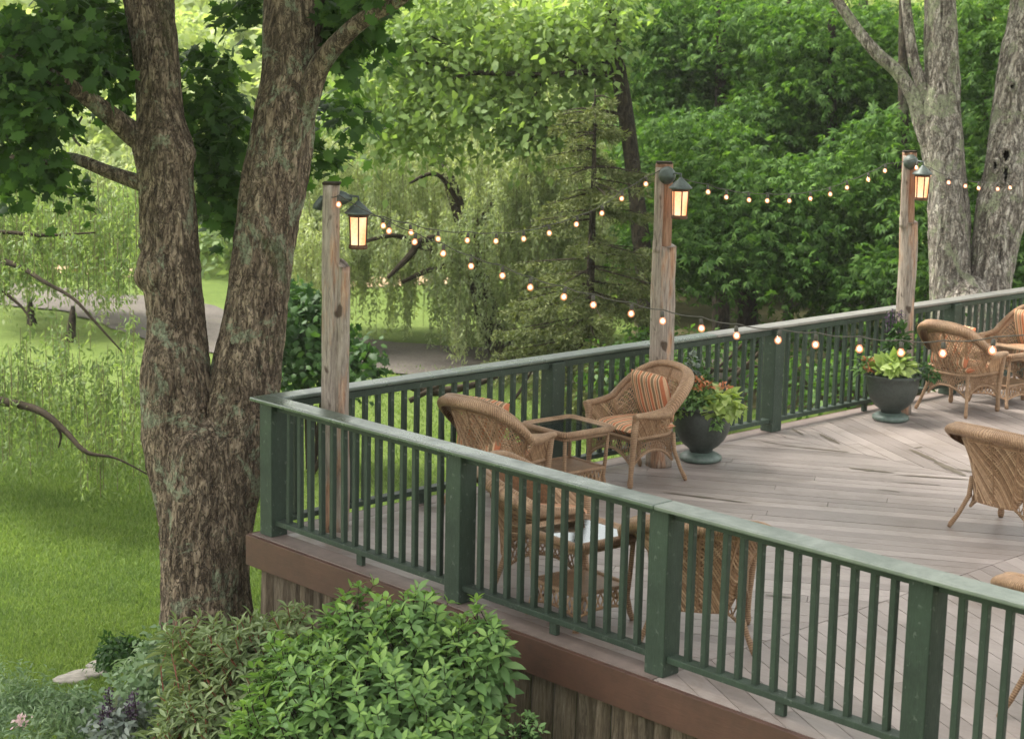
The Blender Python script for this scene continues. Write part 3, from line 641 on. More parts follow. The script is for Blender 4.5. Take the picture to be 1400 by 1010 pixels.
S2 = [(.933, .457, 2.236), (1.197, .461, 2.186), (1.482, .464, 2.136), (1.751, .468, 2.081), (2.044, .471, 2.05), (2.295, .475, 2.003), (2.589, .478, 1.977), (2.835, .482, 1.957), (3.143, .485, 1.941), (3.388, .489, 1.928), (3.68, .492, 1.922), (3.934, .495, 1.913), (4.222, .499, 1.926), (4.471, .502, 1.935), (4.751, .506, 1.95), (5.006, .509, 1.965), (5.251, .512, 1.995), (5.528, .516, 2.048)]
S3 = [(.45, 4.33, 2.316), (.45, 4.573, 2.263), (.45, 4.881, 2.226), (.45, 5.134, 2.209), (.45, 5.446, 2.196), (.45, 5.753, 2.203), (.45, 6.046, 2.231), (.45, 6.298, 2.282), (.45, 6.623, 2.345), (.45, 6.885, 2.418)]
S4 = [(.494, 7.337, 2.436), (.5, 7.559, 2.366), (.51, 7.884, 2.278), (.518, 8.175, 2.233), (.525, 8.407, 2.203), (.535, 8.747, 2.184), (.541, 8.971, 2.191), (.55, 9.27, 2.215), (.56, 9.6, 2.26)]
string_light(S1, (.33, .56, 2.33), (.4, 3.82, 2.53), 'string of lit bulbs sagging between the corner post and the middle post')
string_light([tuple(W(463, 279, 12.2))]+S2, (.30, .43, 2.42), (6.6, .53, 2.35), 'longest string of lit bulbs running above the near railing and across the planters')
string_light(S3, (.42, 3.98, 2.45), (.45, 7.4, 2.52), 'string of lit bulbs sagging between the middle and the farthest post')
string_light(S4, (.47, 7.5, 2.5), (.6, 11, 2.6), 'string of lit bulbs from the farthest post past the grey tree trunks')

# ------------------------------------------------------------------ wicker furniture
def make_chair(low=False):
    root = empty('wicker_chair', (0, 0, 0), cat='chair', group='low wide-backed wicker armchairs' if low else 'arch-backed wicker armchairs')
    def rim(t):     # t -1..1 from right arm front, over the back, to left arm front
        a = abs(t); sg = 1 if t > 0 else -1
        if low:
            if a < .5: th = math.asin(min(1, (a/.5)**1.25)); x = -.37*max(0, math.cos(th))**.7; y = .42*math.sin(th)**.62; z = .81-.015*math.sin(th)-.165*(th/1.5708)**3.2
            else: s = (a-.5)/.5; x = .29*s; y = .42-.05*s; z = .63-.03*math.sin(min(1, s*1.5)*1.57)
            return np.array([x, sg*y, z])
        if a < .5:
            th = a/.5*math.pi/2; x = -.36*math.cos(th)**.9+.02*0-.0; y = .345*math.sin(th)**.95
            x = -.37+.37*(1-math.cos(th))**1.25*.95; z = .915-.285*max(0., (th/1.5708))**2.6
        else:
            s = (a-.5)/.5; x = -.019+.315*s; y = .345-.02*s; z = .63-.025*math.sin(min(1, s*1.5)*1.57)+(-.01*s)
        return np.array([x, sg*y, z])
    def base(t, seat=False):
        a = abs(t); sg = 1 if t > 0 else -1
        if low:
            if a < .5: th = math.asin(min(1, (a/.5)**1.25)); x = -.25*max(0, math.cos(th))**.7; y = .26*math.sin(th)**.65
            else: x = .27*(a-.5)/.5; y = .26+.03*(a-.5)/.5
            return np.array([x, sg*y, .40 if seat else .23+.17*min(1, max(0, (a-.30)/.2))])
        if a < .5: th = a/.5*math.pi/2; x = -.245+.245*(1-math.cos(th))**1.2; y = .262*math.sin(th)**.85
        else: s = (a-.5)/.5; x = .27*s; y = .262+.015*s
        return np.array([x, sg*y, .40])
    def S(t, v):
        b, r = base(t), rim(t); p = b*(1-v)+r*v; bow = .03*math.sin(v*math.pi)
        n = np.array([p[0], p[1]*.8, 0]); n /= np.linalg.norm(n)+1e-6; return p-n*bow*(1 if abs(t) < .6 else .3)
    # rolled rim: wide band flaring outward + tube
    T = np.linspace(-1, 1, 73); mb = MB(); mb.tube([rim(t) for t in T], [.030 if abs(t) < .96 else .026 for t in T], 10, flat=.85); 
    def roll(u, v):
        t = -1+2*u; p = rim(t); o = np.array([p[0]-.05, p[1], 0]); o = np.array([min(p[0]+.0, .0), p[1], 0]); o /= np.linalg.norm(o)+1e-6
        k = 1.0 if abs(t) < .5 else max(.35, 1-(abs(t)-.5)*1.5); a = v*2.6; r = .045*k
        return p+o*(r*math.sin(a)*(1.8 if low else 1.5)+.004)+np.array([0, 0, 1])*(r*(math.cos(a)-1)*1.05+.018), (u*2.2, v*.2)
    mb.grid(roll, 90, 7); mb.build('rim', M['wick'], root, smooth=True)
    # lattice of real strands
    mb = MB(); rs = .0062 if low else .0052
    def strand(pts, r=rs): mb.tube(pts, r, 4, cap=False)
    NS = 66 if low else 62; slope = .21 if low else .105
    for sgn in (-1, 1):
        for i in range(-4, NS+5):
            pts = []; off = .006*sgn
            for s in np.linspace(0, 1, 9):
                t = -1+2*(i/NS)+sgn*(s-.5)*slope*1.2*2
                if -1 <= t <= 1:
                    p = S(t, s*.80 if abs(t) < .5 else s); n_ = np.array([p[0], p[1], 0]); n_ /= np.linalg.norm(n_); pts.append(p+n_*off*.5)
            if len(pts) > 1: strand(pts)
    for v in (.0, .80): strand([S(t, v) for t in np.linspace(-.5 if v else -1, .5 if v else 1, 50)], .009)
    for t in (-.5, -.25, 0, .25, .5): strand([S(t, v) for v in np.linspace(0, 1, 8)], .012)
    for t in (-1, 1): strand([S(t, v) for v in np.linspace(0, 1, 5)], .02)
    mb.build('lattice', M['strand'], root)
    mb = MB(); mb.grid(lambda u, v: (S(-.5+u, .80+.2*v), (u*1.2, v*.1)), 40, 4)
    mb.build('backrest_band', M['wick'], root, smooth=True)
    # inner woven lining of the backrest, close mesh
    mb = MB(); 
    for k in range(0 if low else 13): v = .06+k*.058; mb.tube([S(t, v)*np.array([.985, .985, 1]) for t in np.linspace(-.5, .5, 34)], .0042, 4, cap=False)
    if low: mb.grid(lambda u, v: (S(-.56+u*1.12, .02+.80*v)*np.array([.955, .955, 1])+np.array([.012, 0, 0]), (u, v)), 44, 6)
    mb.build('back_weave', M['lining'] if low else M['strand'], root)
    # seat and apron
    mb = MB(); lp = [base(t, True) if low else base(t) for t in np.linspace(-1, 1, 41)]; mb.tube(lp+[lp[0]], .016, 8)
    V = [tuple(p) for p in lp]; c = len(V); mb.add(V+[(0.02, 0, .395)], [[i, (i+1) % c, c] for i in range(c)], [(p[0], p[1]) for p in V]+[(0, 0)]); mb.build('seat', M['wick'], root, smooth=True)
    mb = MB(); legs = {'fr': (.27, -.29), 'fl': (.27, .29), 'rl': (-.20, .235), 'rr': (-.20, -.235)} if low else {'fr': (.27, -.277), 'fl': (.27, .277), 'rl': (-.20, .225), 'rr': (-.20, -.225)}; ordr = ['fr', 'fl', 'rl', 'rr', 'fr']
    for a, b in zip(ordr[:-1], ordr[1:]):
        A = np.array([*legs[a], .40]); B = np.array([*legs[b], .40]); n = 17
        bul = np.array([-.05, 0, 0]) if a == 'rl' else np.zeros(3)
        top = lambda s: A*(1-s)+B*s+bul*math.sin(math.pi*s)
        arch = lambda s: top(s)-np.array([0, 0, .115+.115*abs(2*s-1)**2.2])
        mb.tube([arch(s) for s in np.linspace(0, 1, 15)], .012, 6)
        for i in range(-2, n+3):
            for sg in (-1, 1):
                pts = []
                for q in (0, .5, 1):
                    s = i/n+sg*(q-.5)*.13
                    if 0 <= s <= 1: pts.append(top(s)*(1-q)+arch(s)*q)
                if len(pts) > 1: strand_ = mb.tube(pts, .0048, 4, cap=False)
    mb.build('apron', M['wick'], root)
    for nme in ('fr', 'fl', 'rl', 'rr'):
        x, y = legs[nme]; mb = MB(); sg = 1 if y > 0 else -1
        if nme[0] == 'f': mb.tube([(x, y*1.12, .60), (x, y*1.06, .42), (x, y, .2), (x+.008, y, .09), (x+.01, y, .03), (x+.01, y, 0)], [.03, .028, .024, .02, .026, .018], 10)
        else: mb.tube([(x, y, .40), (x-.01, y+sg*.01, .25), (x-.055, y+sg*(.065 if low else .045), .10), (x-.085, y+sg*(.10 if low else .065), .03), (x-.095, y+sg*(.11 if low else .07), 0)], [.019, .018, .016, .02, .014], 10)
        mb.build('leg', M['wick'], root, smooth=True)
    def cushion(nm, cx, cy, cz, lx, ly, th, tilt, r=.05):
        mb = MB(); nu = 18
        def f(sgn):
            def g(u, v):
                X = (u-.5)*2; Y = (v-.5)*2; e = max(0, 1-abs(X)**5)**.42*max(0, 1-abs(Y)**5)**.42
                px = lx/2*X*(1-.04*Y*Y); py = ly/2*Y*(1-.04*X*X); pz = sgn*th/2*e*(.8+.2*(1-X*X*.6-Y*Y*.6))+.004*noise.noise(Vector((X*2, Y*2, sgn)))
                c, s = math.cos(tilt), math.sin(tilt); return (cx+px*c-pz*s, cy+py, cz+px*s+pz*c), (v*(ly/.48), u)
            return g
        mb.grid(f(1), nu, nu); mb.grid(f(-1), nu, nu); return mb.build(nm, M['stripe'], root, smooth=True)
    cushion('seat_cushion', .03, 0, .452, .52, .50, .11, 0)
    if not low: cushion('back_cushion', -.155, 0, .60 if low else .675, .34 if low else .42, .44, .12, math.radians(72)+math.pi*0)
    return root
chair0 = make_chair(); chair1 = make_chair(True)
SPOTS = [((.60, 1.80), 95, 0, 'arch-backed wicker armchair seen from behind, left of the glass table by the far railing'), ((.56, 3.42), 262, 0, 'arch-backed wicker armchair facing the camera with striped back cushion, before the middle log post'),
         ((2.18, .74), 40, 1, 'low wicker armchair behind the near railing, facing right towards the low table'), ((3.53, .75), 128, 1, 'low wicker armchair with its lattice back close to the near railing'),
         ((.66, 8.08), 88, 0, 'arch-backed wicker armchair right of the farthest log post, its back to the camera'), ((.55, 9.42), 262, 0, 'arch-backed wicker armchair at the far right edge, facing the farthest table'),
         ((3.47, 4.40), 86, 1, 'low wicker armchair alone on the open deck, its back to the camera'), ((5.76, 1.30), 96, 1, 'low wicker armchair cut off at the right edge behind the near railing')]
used = set()
for (x, y), a, kd, lb in SPOTS:
    src = chair1 if kd else chair0; o = copy_tree(src) if kd in used else src; used.add(kd); o.location = (x, y, .002); o.rotation_euler = (0, 0, math.radians(a)); o['label'] = lb
def make_table():
    root = empty('wicker_table', (0, 0, 0), cat='side table', group='wicker side tables with glass tops'); hw = .275; h = .54
    def rr(hw, r, z, n=6):
        P = []
        for cx, cy, a0 in ((1, 1, 0), (-1, 1, 90), (-1, -1, 180), (1, -1, 270)):
            for k in range(n+1): a = math.radians(a0+90*k/n); P.append((cx*(hw-r)+r*math.cos(a), cy*(hw-r)+r*math.sin(a), z))
        return P+[P[0]]
    mb = MB(); mb.tube(rr(hw-.015, .05, h), .023, 10, flat=1.1); mb.tube(rr(hw-.045, .05, h-.006), .022, 8); mb.tube(rr(hw-.035, .05, h-.04), .016, 8); mb.build('top_frame', M['wick'], root, smooth=True)
    MB().box((0, 0, h+.004), (hw*2-.11, hw*2-.11, .006)).build('glass_top', M['glass'], root)
    mb = MB(); mb.box((0, 0, .215), (.41, .41, .012)); mb.tube(rr(.215, .03, .222), .014, 8); mb.build('shelf', M['wick'], root)
    mb = MB()
    for sx, sy in ((1, 1), (-1, 1), (-1, -1), (1, -1)):
        MB().tube([(sx*.225, sy*.225, h), (sx*.215, sy*.215, .3), (sx*.205, sy*.205, .15), (sx*.22, sy*.22, .04), (sx*.235, sy*.235, 0)], [.016, .015, .016, .018, .02], 8).build('leg', M['wick'], root, smooth=True)
    for (A, B) in (((1, 1), (-1, 1)), ((-1, 1), (-1, -1)), ((-1, -1), (1, -1)), ((1, -1), (1, 1))):
        A = np.array([A[0]*.212, A[1]*.212, .215]); B = np.array([B[0]*.212, B[1]*.212, .215]); n = 10
        lo = lambda s: A*(1-s)+B*s-np.array([0, 0, .07+.045*(1-abs(2*s-1)**2)*-1+.02])
        mb.tube([A*(1-s)+B*s-np.array([0, 0, .13-.03*math.sin(3.1416*s)]) for s in np.linspace(0, 1, 9)], .010, 6)
        for i in range(n+1):
            for sg in (-1, 1):
                s0, s1 = i/n-sg*.05, i/n+sg*.05
                if min(s0, s1) < 0 or max(s0, s1) > 1: continue
                mb.tube([A*(1-s0)+B*s0, A*(1-s1)+B*s1-np.array([0, 0, .13-.03*math.sin(3.1416*s1)])], .006, 4, cap=False)
    mb.build('apron', M['strand'], root); return root
tb = make_table()
for i, ((x, y), a, lb) in enumerate([((.57, 2.60), -4, 'square wicker side table with glass top beside the far railing'), ((2.82, .46), -5, 'square wicker side table with glass top seen through the near railing'), ((.72, 8.78), -3, 'square wicker side table with glass top at the far right edge')]):
    o = tb if i == 0 else copy_tree(tb); o.location = (x, y, .002); o.rotation_euler = (0, 0, math.radians(a)); o['label'] = lb

# ------------------------------------------------------------------ planters
def urn(loc, s, label, seed, kind):
    root = empty('planter_urn', loc, label=label, cat='planter', group='cast urn planters with flowers')
    MB().lathe([(r*s, z*s) for r, z in [(.14, 0), (.158, .012), (.158, .035), (.13, .055), (.09, .07)]], 36).build('foot', M['urnb'], root, smooth=True)
    pr = [(.085, .065), (.09, .09), (.14, .125), (.185, .18), (.215, .25), (.228, .33), (.23, .37), (.242, .38), (.245, .405), (.228, .415), (.215, .40), (.20, .36)] if kind else \
         [(.085, .065), (.09, .09), (.13, .12), (.175, .17), (.207, .24), (.215, .31), (.207, .37), (.198, .395), (.214, .405), (.216, .425), (.198, .43), (.185, .41), (.18, .37)]
    MB().lathe([(r*s, z*s) for r, z in pr], 40).build('bowl', M['urn'], root, smooth=True)
    MB().lathe([(.195*s, .38*s), (.1*s, .39*s), (.002, .395*s)], 24).build('soil', M['soil'], root)
    r = np.random.default_rng(seed); top = .41*s
    def clump(name, c, rad, n, size, tmpl, mat, droop=.3, hgt=.6):
        u = unit(r.normal(size=(n, 3))); u[:, 2] = np.abs(u[:, 2]); P = np.array(c)+u*np.array(rad)*(r.random((n, 1))**.4)
        D = u+.5*r.normal(size=(n, 3))-np.array([0, 0, droop]); N = u+np.array([0, 0, .8])+.4*r.normal(size=(n, 3))
        return leaves(name, P, D, N, size*(.7+.6*r.random(n)), tmpl, M[mat], root)
    R = lambda a, b: RH*a-FH*b      # towards the viewer's right / towards the viewer
    cc = lambda a, b, z: (R(a, b)+np.array([0, 0, z])).tolist()
    if kind == 0:     # first urn: lime vine to the right, orange begonias
        clump('foliage', cc(-.06, 0, top), (.20, .20, .22), 520, .055, T_OVAL, 'l_shrub')
        clump('vine', cc(.13, .08, top-.02), (.17, .17, .17), 190, .082, T_HEART, 'l_lime', .6); clump('trailer', cc(-.20, .05, top-.06), (.13, .13, .12), 300, .04, T_DIA, 'l_oak', 1.)
        clump('trailer', cc(.08, .2, top-.12), (.05, .05, .16), 90, .04, T_DIA, 'l_shrub', 1.)
        for a, b, z in ((-.03, .05, .20), (.02, .07, .165), (.155, .05, .155), (-.05, .1, .15)): clump('flower', cc(a, b, top+z-.0), (.04, .04, .035), 26, .04, T_OVAL, 'orange')
        clump('tall_leaf', cc(-.10, -.05, top+.2), (.05, .05, .22), 80, .05, T_DIA, 'l_grey'); clump('tall_leaf', cc(-.03, -.05, top+.13), (.10, .10, .17), 110, .06, T_OVAL, 'l_bush')
    else:
        clump('foliage', cc(0, 0, top), (.22, .22, .17), 420, .055, T_OVAL, 'l_shrub')
        clump('vine', cc(-.02, .1, top+.03), (.17, .17, .15), 170, .085, T_HEART, 'l_lime', .3)
        clump('dusty_foliage', cc(.13, .1, top+.02), (.10, .10, .10), 140, .05, T_NAR, 'l_grey'); clump('dusty_foliage', cc(-.19, .08, top-.01), (.07, .07, .08), 90, .045, T_NAR, 'l_grey')
        clump('trailer', cc(.27, .03, top-.03), (.12, .12, .12), 170, .05, T_DIA, 'l_bush', .8); clump('trailer', cc(-.26, .03, top-.0), (.08, .08, .14), 90, .06, T_OVAL, 'l_shrub', .6)
        for a, b, z in ((-.25, .05, .11), (-.20, .08, .12), (-.235, .1, .03), (.08, .0, .15), (-.22, .04, .05)): clump('flower', cc(a, b, top+z), (.032, .032, .03), 24, .036, T_OVAL, 'orange')
        clump('tall_leaf', cc(.02, 0, top+.2), (.09, .09, .24), 170, .07, T_OVAL, 'l_bush')
        for k in range(5):
            a = r.random()*.1-.06; mb = MB(); base = np.array(cc(a, 0, top+.2)); tip = base+np.array(cc(r.random()*.08-.04, 0, .34)); mb.tube([base, (base+tip)/2, tip], .004, 5); st = mb.build('flower_spike', M['l_bush'], root)
            n = 60; q = base+(tip-base)*(.35+.65*r.random((n, 1)))+.012*r.normal(size=(n, 3)); leaves('petal', q, r.normal(size=(n, 3)), r.normal(size=(n, 3)), .022, T_DIA, M['purple'], st)
    root.scale = (1.12, 1.12, 1.12); return root
urn((.49, 4.33, .002), 1.02, 'dark urn planter with orange flowers and lime vine behind the cushioned chair', 3, 0)
urn((.52, 7.12, .002), 1.0, 'dark urn planter with tall purple spikes at the farthest log post', 4, 1)

# ------------------------------------------------------------------ the double maple by the corner
DM = 13.7
mt = empty('maple_tree', (*W(280, 930, DM)[:2], -1.65), label='large twin-trunked maple with rough brown bark beside the railing corner', cat='tree'); m0 = np.array(mt.location)
def rel(pts, o): return [(p[0]-o[0], p[1]-o[1], p[2]-o[2], p[3]) for p in pts]
def fine_trunk(pts, o, n, k, rough, fine, seed, mat, name, parent, cap=True):
    mb = MB(); P = trunk(mb, rel(pts, o), n, k, rough, seed, fine, cap); return mb.build(name, mat, parent, smooth=True), P
fine_trunk([WP(282, 1010, DM, 200), WP(280, 960, DM, 160), WP(280, 900, DM, 134), WP(281, 820, DM, 120), WP(281, 720, DM, 128), WP(284, 650, DM, 138), WP(287, 600, DM, 130), WP(288, 570, DM, 70)], m0, 220, 150, .06, .06, 3, M['bark1'], 'trunk', mt)
fine_trunk([WP(268, 760, DM, 84), WP(262, 690, DM, 98), WP(252, 620, DM, 104), WP(246, 565, DM, 98), WP(240, 510, DM-.03, 92), WP(241, 450, DM, 78), WP(238, 400, DM, 76), WP(233, 370, DM, 84), WP(234, 340, DM, 74), WP(230, 300, DM, 74), WP(226, 250, DM, 72), WP(222, 200, DM, 80), WP(219, 160, DM, 62), WP(215, 100, DM, 56), WP(207, 40, DM, 60), WP(198, -30, DM, 66), WP(180, -200, DM, 50), WP(150, -420, DM, 40)], m0, 240, 110, .08, .07, 8, M['bark1'], 'left_stem', mt)
fine_trunk([WP(296, 770, DM, 84), WP(304, 690, DM, 98), WP(316, 620, DM, 104), WP(328, 555, DM, 100), WP(338, 490, DM, 90), WP(348, 430, DM, 84), WP(356, 370, DM, 82), WP(366, 300, DM, 80), WP(378, 230, DM, 82), WP(389, 160, DM, 80), WP(397, 100, DM, 74), WP(401, 40, DM, 80), WP(404, -30, DM, 78), WP(410, -200, DM, 60), WP(430, -420, DM, 45)], m0, 240, 110, .075, .07, 12, M['bark1'], 'right_stem', mt)
for nm, sd_, pts in (('limb', 20, [WP(222, 212, DM, 38), WP(190, 190, DM-.05, 34), (WP(150, 158, DM-.2, 27)), WP(110, 128, DM-.4, 22), WP(60, 100, DM-.7, 20), WP(-20, 60, DM-1, 14), WP(-120, -20, DM-1.4, 8)]),
                     ('limb', 21, [WP(225, 262, DM, 26), WP(190, 250, DM+.05, 22), WP(150, 236, DM+.1, 18), WP(95, 216, DM+.2, 15), WP(50, 222, DM+.3, 10), WP(0, 210, DM+.4, 7)]),
                     ('limb', 22, [WP(400, 190, DM, 44), WP(418, 140, DM-.1, 36), WP(434, 95, DM-.2, 30), WP(462, 58, DM-.4, 25), WP(500, 25, DM-.6, 22), WP(552, -5, DM-.8, 18), WP(640, -90, DM-1.2, 12)]),
                     ('limb', 23, [WP(110, 200, DM+.1, 3), WP(100, 185, DM+.1, 4), WP(112, 160, DM, 3)]),
                     ('burl', 24, [WP(204, 402, DM, 6), WP(201, 390, DM, 24), WP(199, 376, DM, 32), WP(206, 362, DM, 24), WP(214, 352, DM, 6)]), ('burl', 25, [WP(206, 350, DM, 6), WP(202, 340, DM, 22), WP(203, 328, DM, 26), WP(212, 316, DM, 8)]),
                     ('burl', 26, [WP(256, 232, DM-.05, 8), WP(254, 218, DM-.05, 26), WP(252, 204, DM-.05, 26), WP(246, 192, DM, 8)]), ('burl', 27, [WP(366, 505, DM, 10), WP(364, 485, DM, 34), WP(368, 465, DM, 32), WP(372, 440, DM, 12)]),
                     ('burl', 28, [WP(212, 540, DM, 14), WP(208, 520, DM, 30), WP(208, 500, DM, 30), WP(216, 478, DM, 12)])):
    fine_trunk(pts, m0, 60 if nm == 'limb' else 20, 28, .06, .05, sd_, M['bark1'], nm, mt)
def bl(px, py, d, rx, rz, ry, ns): s = PM(d); return (W(px, py, d)-0, (rx/s, ry, rz/s), ns)
def vleaves(name, blobs, nl, size, tmpl, mat, parent, o, **k):
    P, D, N = crown_pts(blobs, nl, **k); return leaves(name, P-o, D, N, size*(.65+.7*rng.random(len(P))), tmpl, M[mat], parent)
vleaves('crown', [bl(70, 65, 13.2, 105, 48, .7, 74), bl(145, 75, 14.0, 42, 55, .3, 30), bl(25, 135, 13, 75, 42, .6, 42), bl(115, 20, 13.9, 70, 36, .5, 26), bl(35, 235, 13.9, 58, 30, .4, 26), bl(10, 190, 13.3, 45, 34, .4, 14),
    bl(296, 215, 14.3, 42, 34, .4, 26), bl(292, 150, 14.4, 45, 30, .4, 18), bl(310, 262, 14.4, 34, 30, .3, 18), bl(275, 95, 14.6, 40, 34, .4, 14), bl(325, 288, 14.4, 18, 14, .2, 4), bl(300, 190, 14.2, 30, 40, .2, 12),
    bl(470, 12, 13.7, 44, 34, .3, 32), bl(342, 8, 14.3, 26, 26, .2, 10), bl(450, 50, 13.9, 24, 24, .2, 9), bl(490, 62, 13.6, 22, 12, .2, 4), bl(540, -24, 13, 60, 18, .5, 10),
    bl(470, 165, 14.8, 40, 36, .4, 9), bl(445, 215, 14.8, 40, 22, .3, 8)], 14, .105, T_MAP, 'l_maple', mt, m0, spr=.20, droop=.45, upb=.5)
P_, D_, N_ = crown_pts([((m0[0]+a, m0[1]+b, c), (3.2, 3.2, 1.7), 70) for a, b, c in ((-1.5, -1.5, 7.2), (1.2, 1.0, 7.8), (-2.5, 1.5, 8.5), (.5, -2.5, 8.8), (-.5, 0, 10.2), (-4.2, -.5, 7.6), (-1.0, -3.6, 6.6), (-3.5, -3.2, 7.2))], 42, spr=.9)
leaves('upper_crown', P_-m0, D_, N_, .26, T_DIA, M['l_maple'], mt)

# ------------------------------------------------------------------ grey twin maple on the right
DG = 22.
gt = empty('maple_tree', (*W(1330, 430, DG)[:2], -1.6), label='old grey twin-trunked maple with hollow holes behind the far railing', cat='tree'); g0 = np.array(gt.location)
bse = W(1322, 560, DG)
fine_trunk([(*W(1325, 600, DG), .62), WP(1325, 520, DG, 116), WP(1325, 460, DG, 104), WP(1326, 410, DG, 88), WP(1332, 380, DG, 50)], g0, 60, 60, .05, .03, 31, M['bark2'], 'trunk', gt)
fine_trunk([WP(1303, 520, DG, 58), WP(1302, 420, DG, 56), WP(1299, 350, DG, 56), WP(1297, 290, DG, 58), WP(1294, 240, DG, 54), WP(1288, 190, DG, 56), WP(1284, 150, DG, 52), WP(1288, 110, DG, 46), WP(1287, 50, DG, 46), WP(1284, -20, DG, 42), WP(1280, -250, DG, 34)], g0, 130, 60, .09, .06, 33, M['bark2'], 'left_stem', gt)
fine_trunk([WP(1345, 520, DG, 60), WP(1352, 420, DG, 58), WP(1358, 350, DG, 56), WP(1366, 290, DG, 64), WP(1374, 240, DG, 60), WP(1378, 190, DG, 56), WP(1386, 130, DG, 50), WP(1394, 70, DG, 48), WP(1406, 0, DG, 46), WP(1430, -250, DG, 36)], g0, 130, 60, .09, .055, 37, M['bark2'], 'right_stem', gt)
fine_trunk([WP(1276, 195, DG, 34), WP(1262, 165, DG, 28), WP(1250, 135, DG, 20), WP(1228, 100, DG, 18), WP(1198, 72, DG, 17), WP(1172, 40, DG, 15), WP(1140, -6, DG, 13), WP(1100, -60, DG, 10)], g0, 70, 28, .08, .05, 41, M['bark2'], 'limb', gt)
fine_trunk([WP(1272, 150, DG, 20), WP(1262, 120, DG, 17), WP(1250, 85, DG, 15), WP(1243, 40, DG, 14), WP(1236, -20, DG, 12)], g0, 50, 24, .1, .05, 43, M['bark2'], 'limb', gt)
def hollow(px, py, w_, h_, d):
    c = W(px, py, d)-g0; lp_ = MB(); lp_.tube([c+CR*(w_*.62)*math.cos(a)/PM(DG)+UP*(h_*.6)*math.sin(a)/PM(DG)*(1+.15*math.sin(3*a))+CF*.015 for a in np.linspace(0, 6.283, 22)], [.026+.008*math.sin(a*3+px) for a in range(22)], 8); lp_.build('hollow_lip', M['bark2'], gt, smooth=True)
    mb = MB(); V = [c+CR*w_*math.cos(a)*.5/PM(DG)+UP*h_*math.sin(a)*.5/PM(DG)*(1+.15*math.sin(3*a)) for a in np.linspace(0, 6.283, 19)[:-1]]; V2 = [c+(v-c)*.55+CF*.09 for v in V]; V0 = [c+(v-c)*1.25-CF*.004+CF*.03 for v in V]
    mb.add(V0+V+V2+[c+CF*.12], [[i, (i+1) % 18, 18+(i+1) % 18, 18+i] for i in range(18)]+[[18+i, 18+(i+1) % 18, 36+(i+1) % 18, 36+i] for i in range(18)]+[[36+i, 36+(i+1) % 18, 54] for i in range(18)]); mb.build('hollow', M['dark'], gt, smooth=True)  # near-black colour paints the shade inside the hole
for a in ((1376, 212, 11, 17, 1), (1361, 226, 8, 14, 1), (1375, 238, 9, 20, 1), (1384, 118, 8, 9, 1)):
    hollow(a[0], a[1], a[2], a[3], DG-.345+(.02 if a[0] < 1370 else -.0))
P_, D_, N_ = crown_pts([((g0[0]+a, g0[1]+b, c), (3.4, 3.4, 1.7), 60) for a, b, c in ((-1.5, -1.5, 8.2), (1.2, 1.0, 8.8), (-2.5, 1.5, 9.5), (.5, -2.5, 9.8))], 36, spr=.9)
leaves('upper_crown', P_-g0, D_, N_, .26, T_DIA, M['l_forest'], gt)

# ------------------------------------------------------------------ trees beyond the deck
def tree(kind, label, group, o_px, d, trunks, blobs, nl, size, tmpl, mat, bark='bark3', **k):
    o = W(o_px[0], o_px[1], d); o = np.array([o[0], o[1], gz(o[0], o[1])-.1]); root = empty(kind, o, label=label, cat='tree', group=group)
    for nm, pts in trunks:
        mb = MB(); trunk(mb, rel([WP(*p) for p in pts], o), 26, 12, .07, o_px[0]); mb.build(nm, M[bark], root, smooth=True)
    if blobs: vleaves('crown', blobs, nl, size, tmpl, mat, root, o, **k)
    return root
def auto_twigs(base, blobs, n=2): return [('branch', [(base[0], base[1], base[2], 9), ((base[0]*.5+b[0]*.5)+random.uniform(-10, 10), base[1]*.55+b[1]*.45-8, (base[2]+b[2])/2, 6), (b[0], b[1], b[2], 3)]) for b in blobs]
FG = 'forest trees beyond the deck'
def ftree(px, d, base_y, w_, bl_, label, mat='l_forest', size=.17, nl=30, lean=0, spr=.55, tw=5, td=0, hs=1., bark='bark3', tmpl=T_WH, **k):
    nl = int(nl*.95); size *= .80; k.setdefault('droop', .42); k.setdefault('upb', .85); k.setdefault('flat', .11); k.setdefault('shell', .1); spr *= 1.15
    tr = [('trunk', [(px+lean, base_y+60, d-td, w_*1.3), (px+lean*.8, base_y, d-td, w_*1.1), (px+lean*.4, base_y-180*hs, d-td, w_*.85), (px, base_y-380*hs, d-td, w_*.6), (px-lean, base_y-620*hs, d-td, w_*.35)])]
    bs = [b for b in bl_][:tw]; tr += [('branch', [(px+lean*.4, min(base_y-40, b[1]+50), d, w_*.45), ((px+b[0])/2, b[1]+12, (d+b[2])/2, w_*.28), (b[0], b[1], b[2], w_*.12)]) for b in bs]
    return tree('forest_tree', label, FG, (px+lean, base_y), d, tr, [bl(*b) for b in bl_], nl, size, tmpl, mat, bark=bark, spr=spr, **k)
# dense green trees on the right
ftree(1022, 28, 430, 26, [(1010, 330, 27, 120, 62, 1.3, 80), (930, 340, 27.5, 60, 50, 1, 30), (1110, 350, 27.5, 80, 60, 1.2, 50), (1000, 250, 27.5, 100, 50, 1.3, 56), (1100, 260, 27.3, 90, 50, 1.2, 50), (1180, 320, 28, 60, 80, 1.2, 40), (960, 180, 28, 70, 40, 1, 30), (1150, 395, 27.5, 50, 24, .6, 12)], 'forest tree with dark low trunk between the middle and farthest log posts', size=.16, hs=.33)
ftree(1140, 31, 420, 22, [(1130, 120, 30, 110, 60, 1.5, 70), (1060, 160, 30, 80, 50, 1.2, 44), (1200, 170, 30, 80, 60, 1.2, 50), (1130, 220, 30, 110, 40, 1.2, 44), (1100, 30, 30, 120, 50, 1.5, 54), (1220, 60, 30, 80, 60, 1.2, 40), (1230, 260, 30, 60, 60, 1, 34)], 'forest tree with dark trunk rising left of the grey twin maple', td=.3)
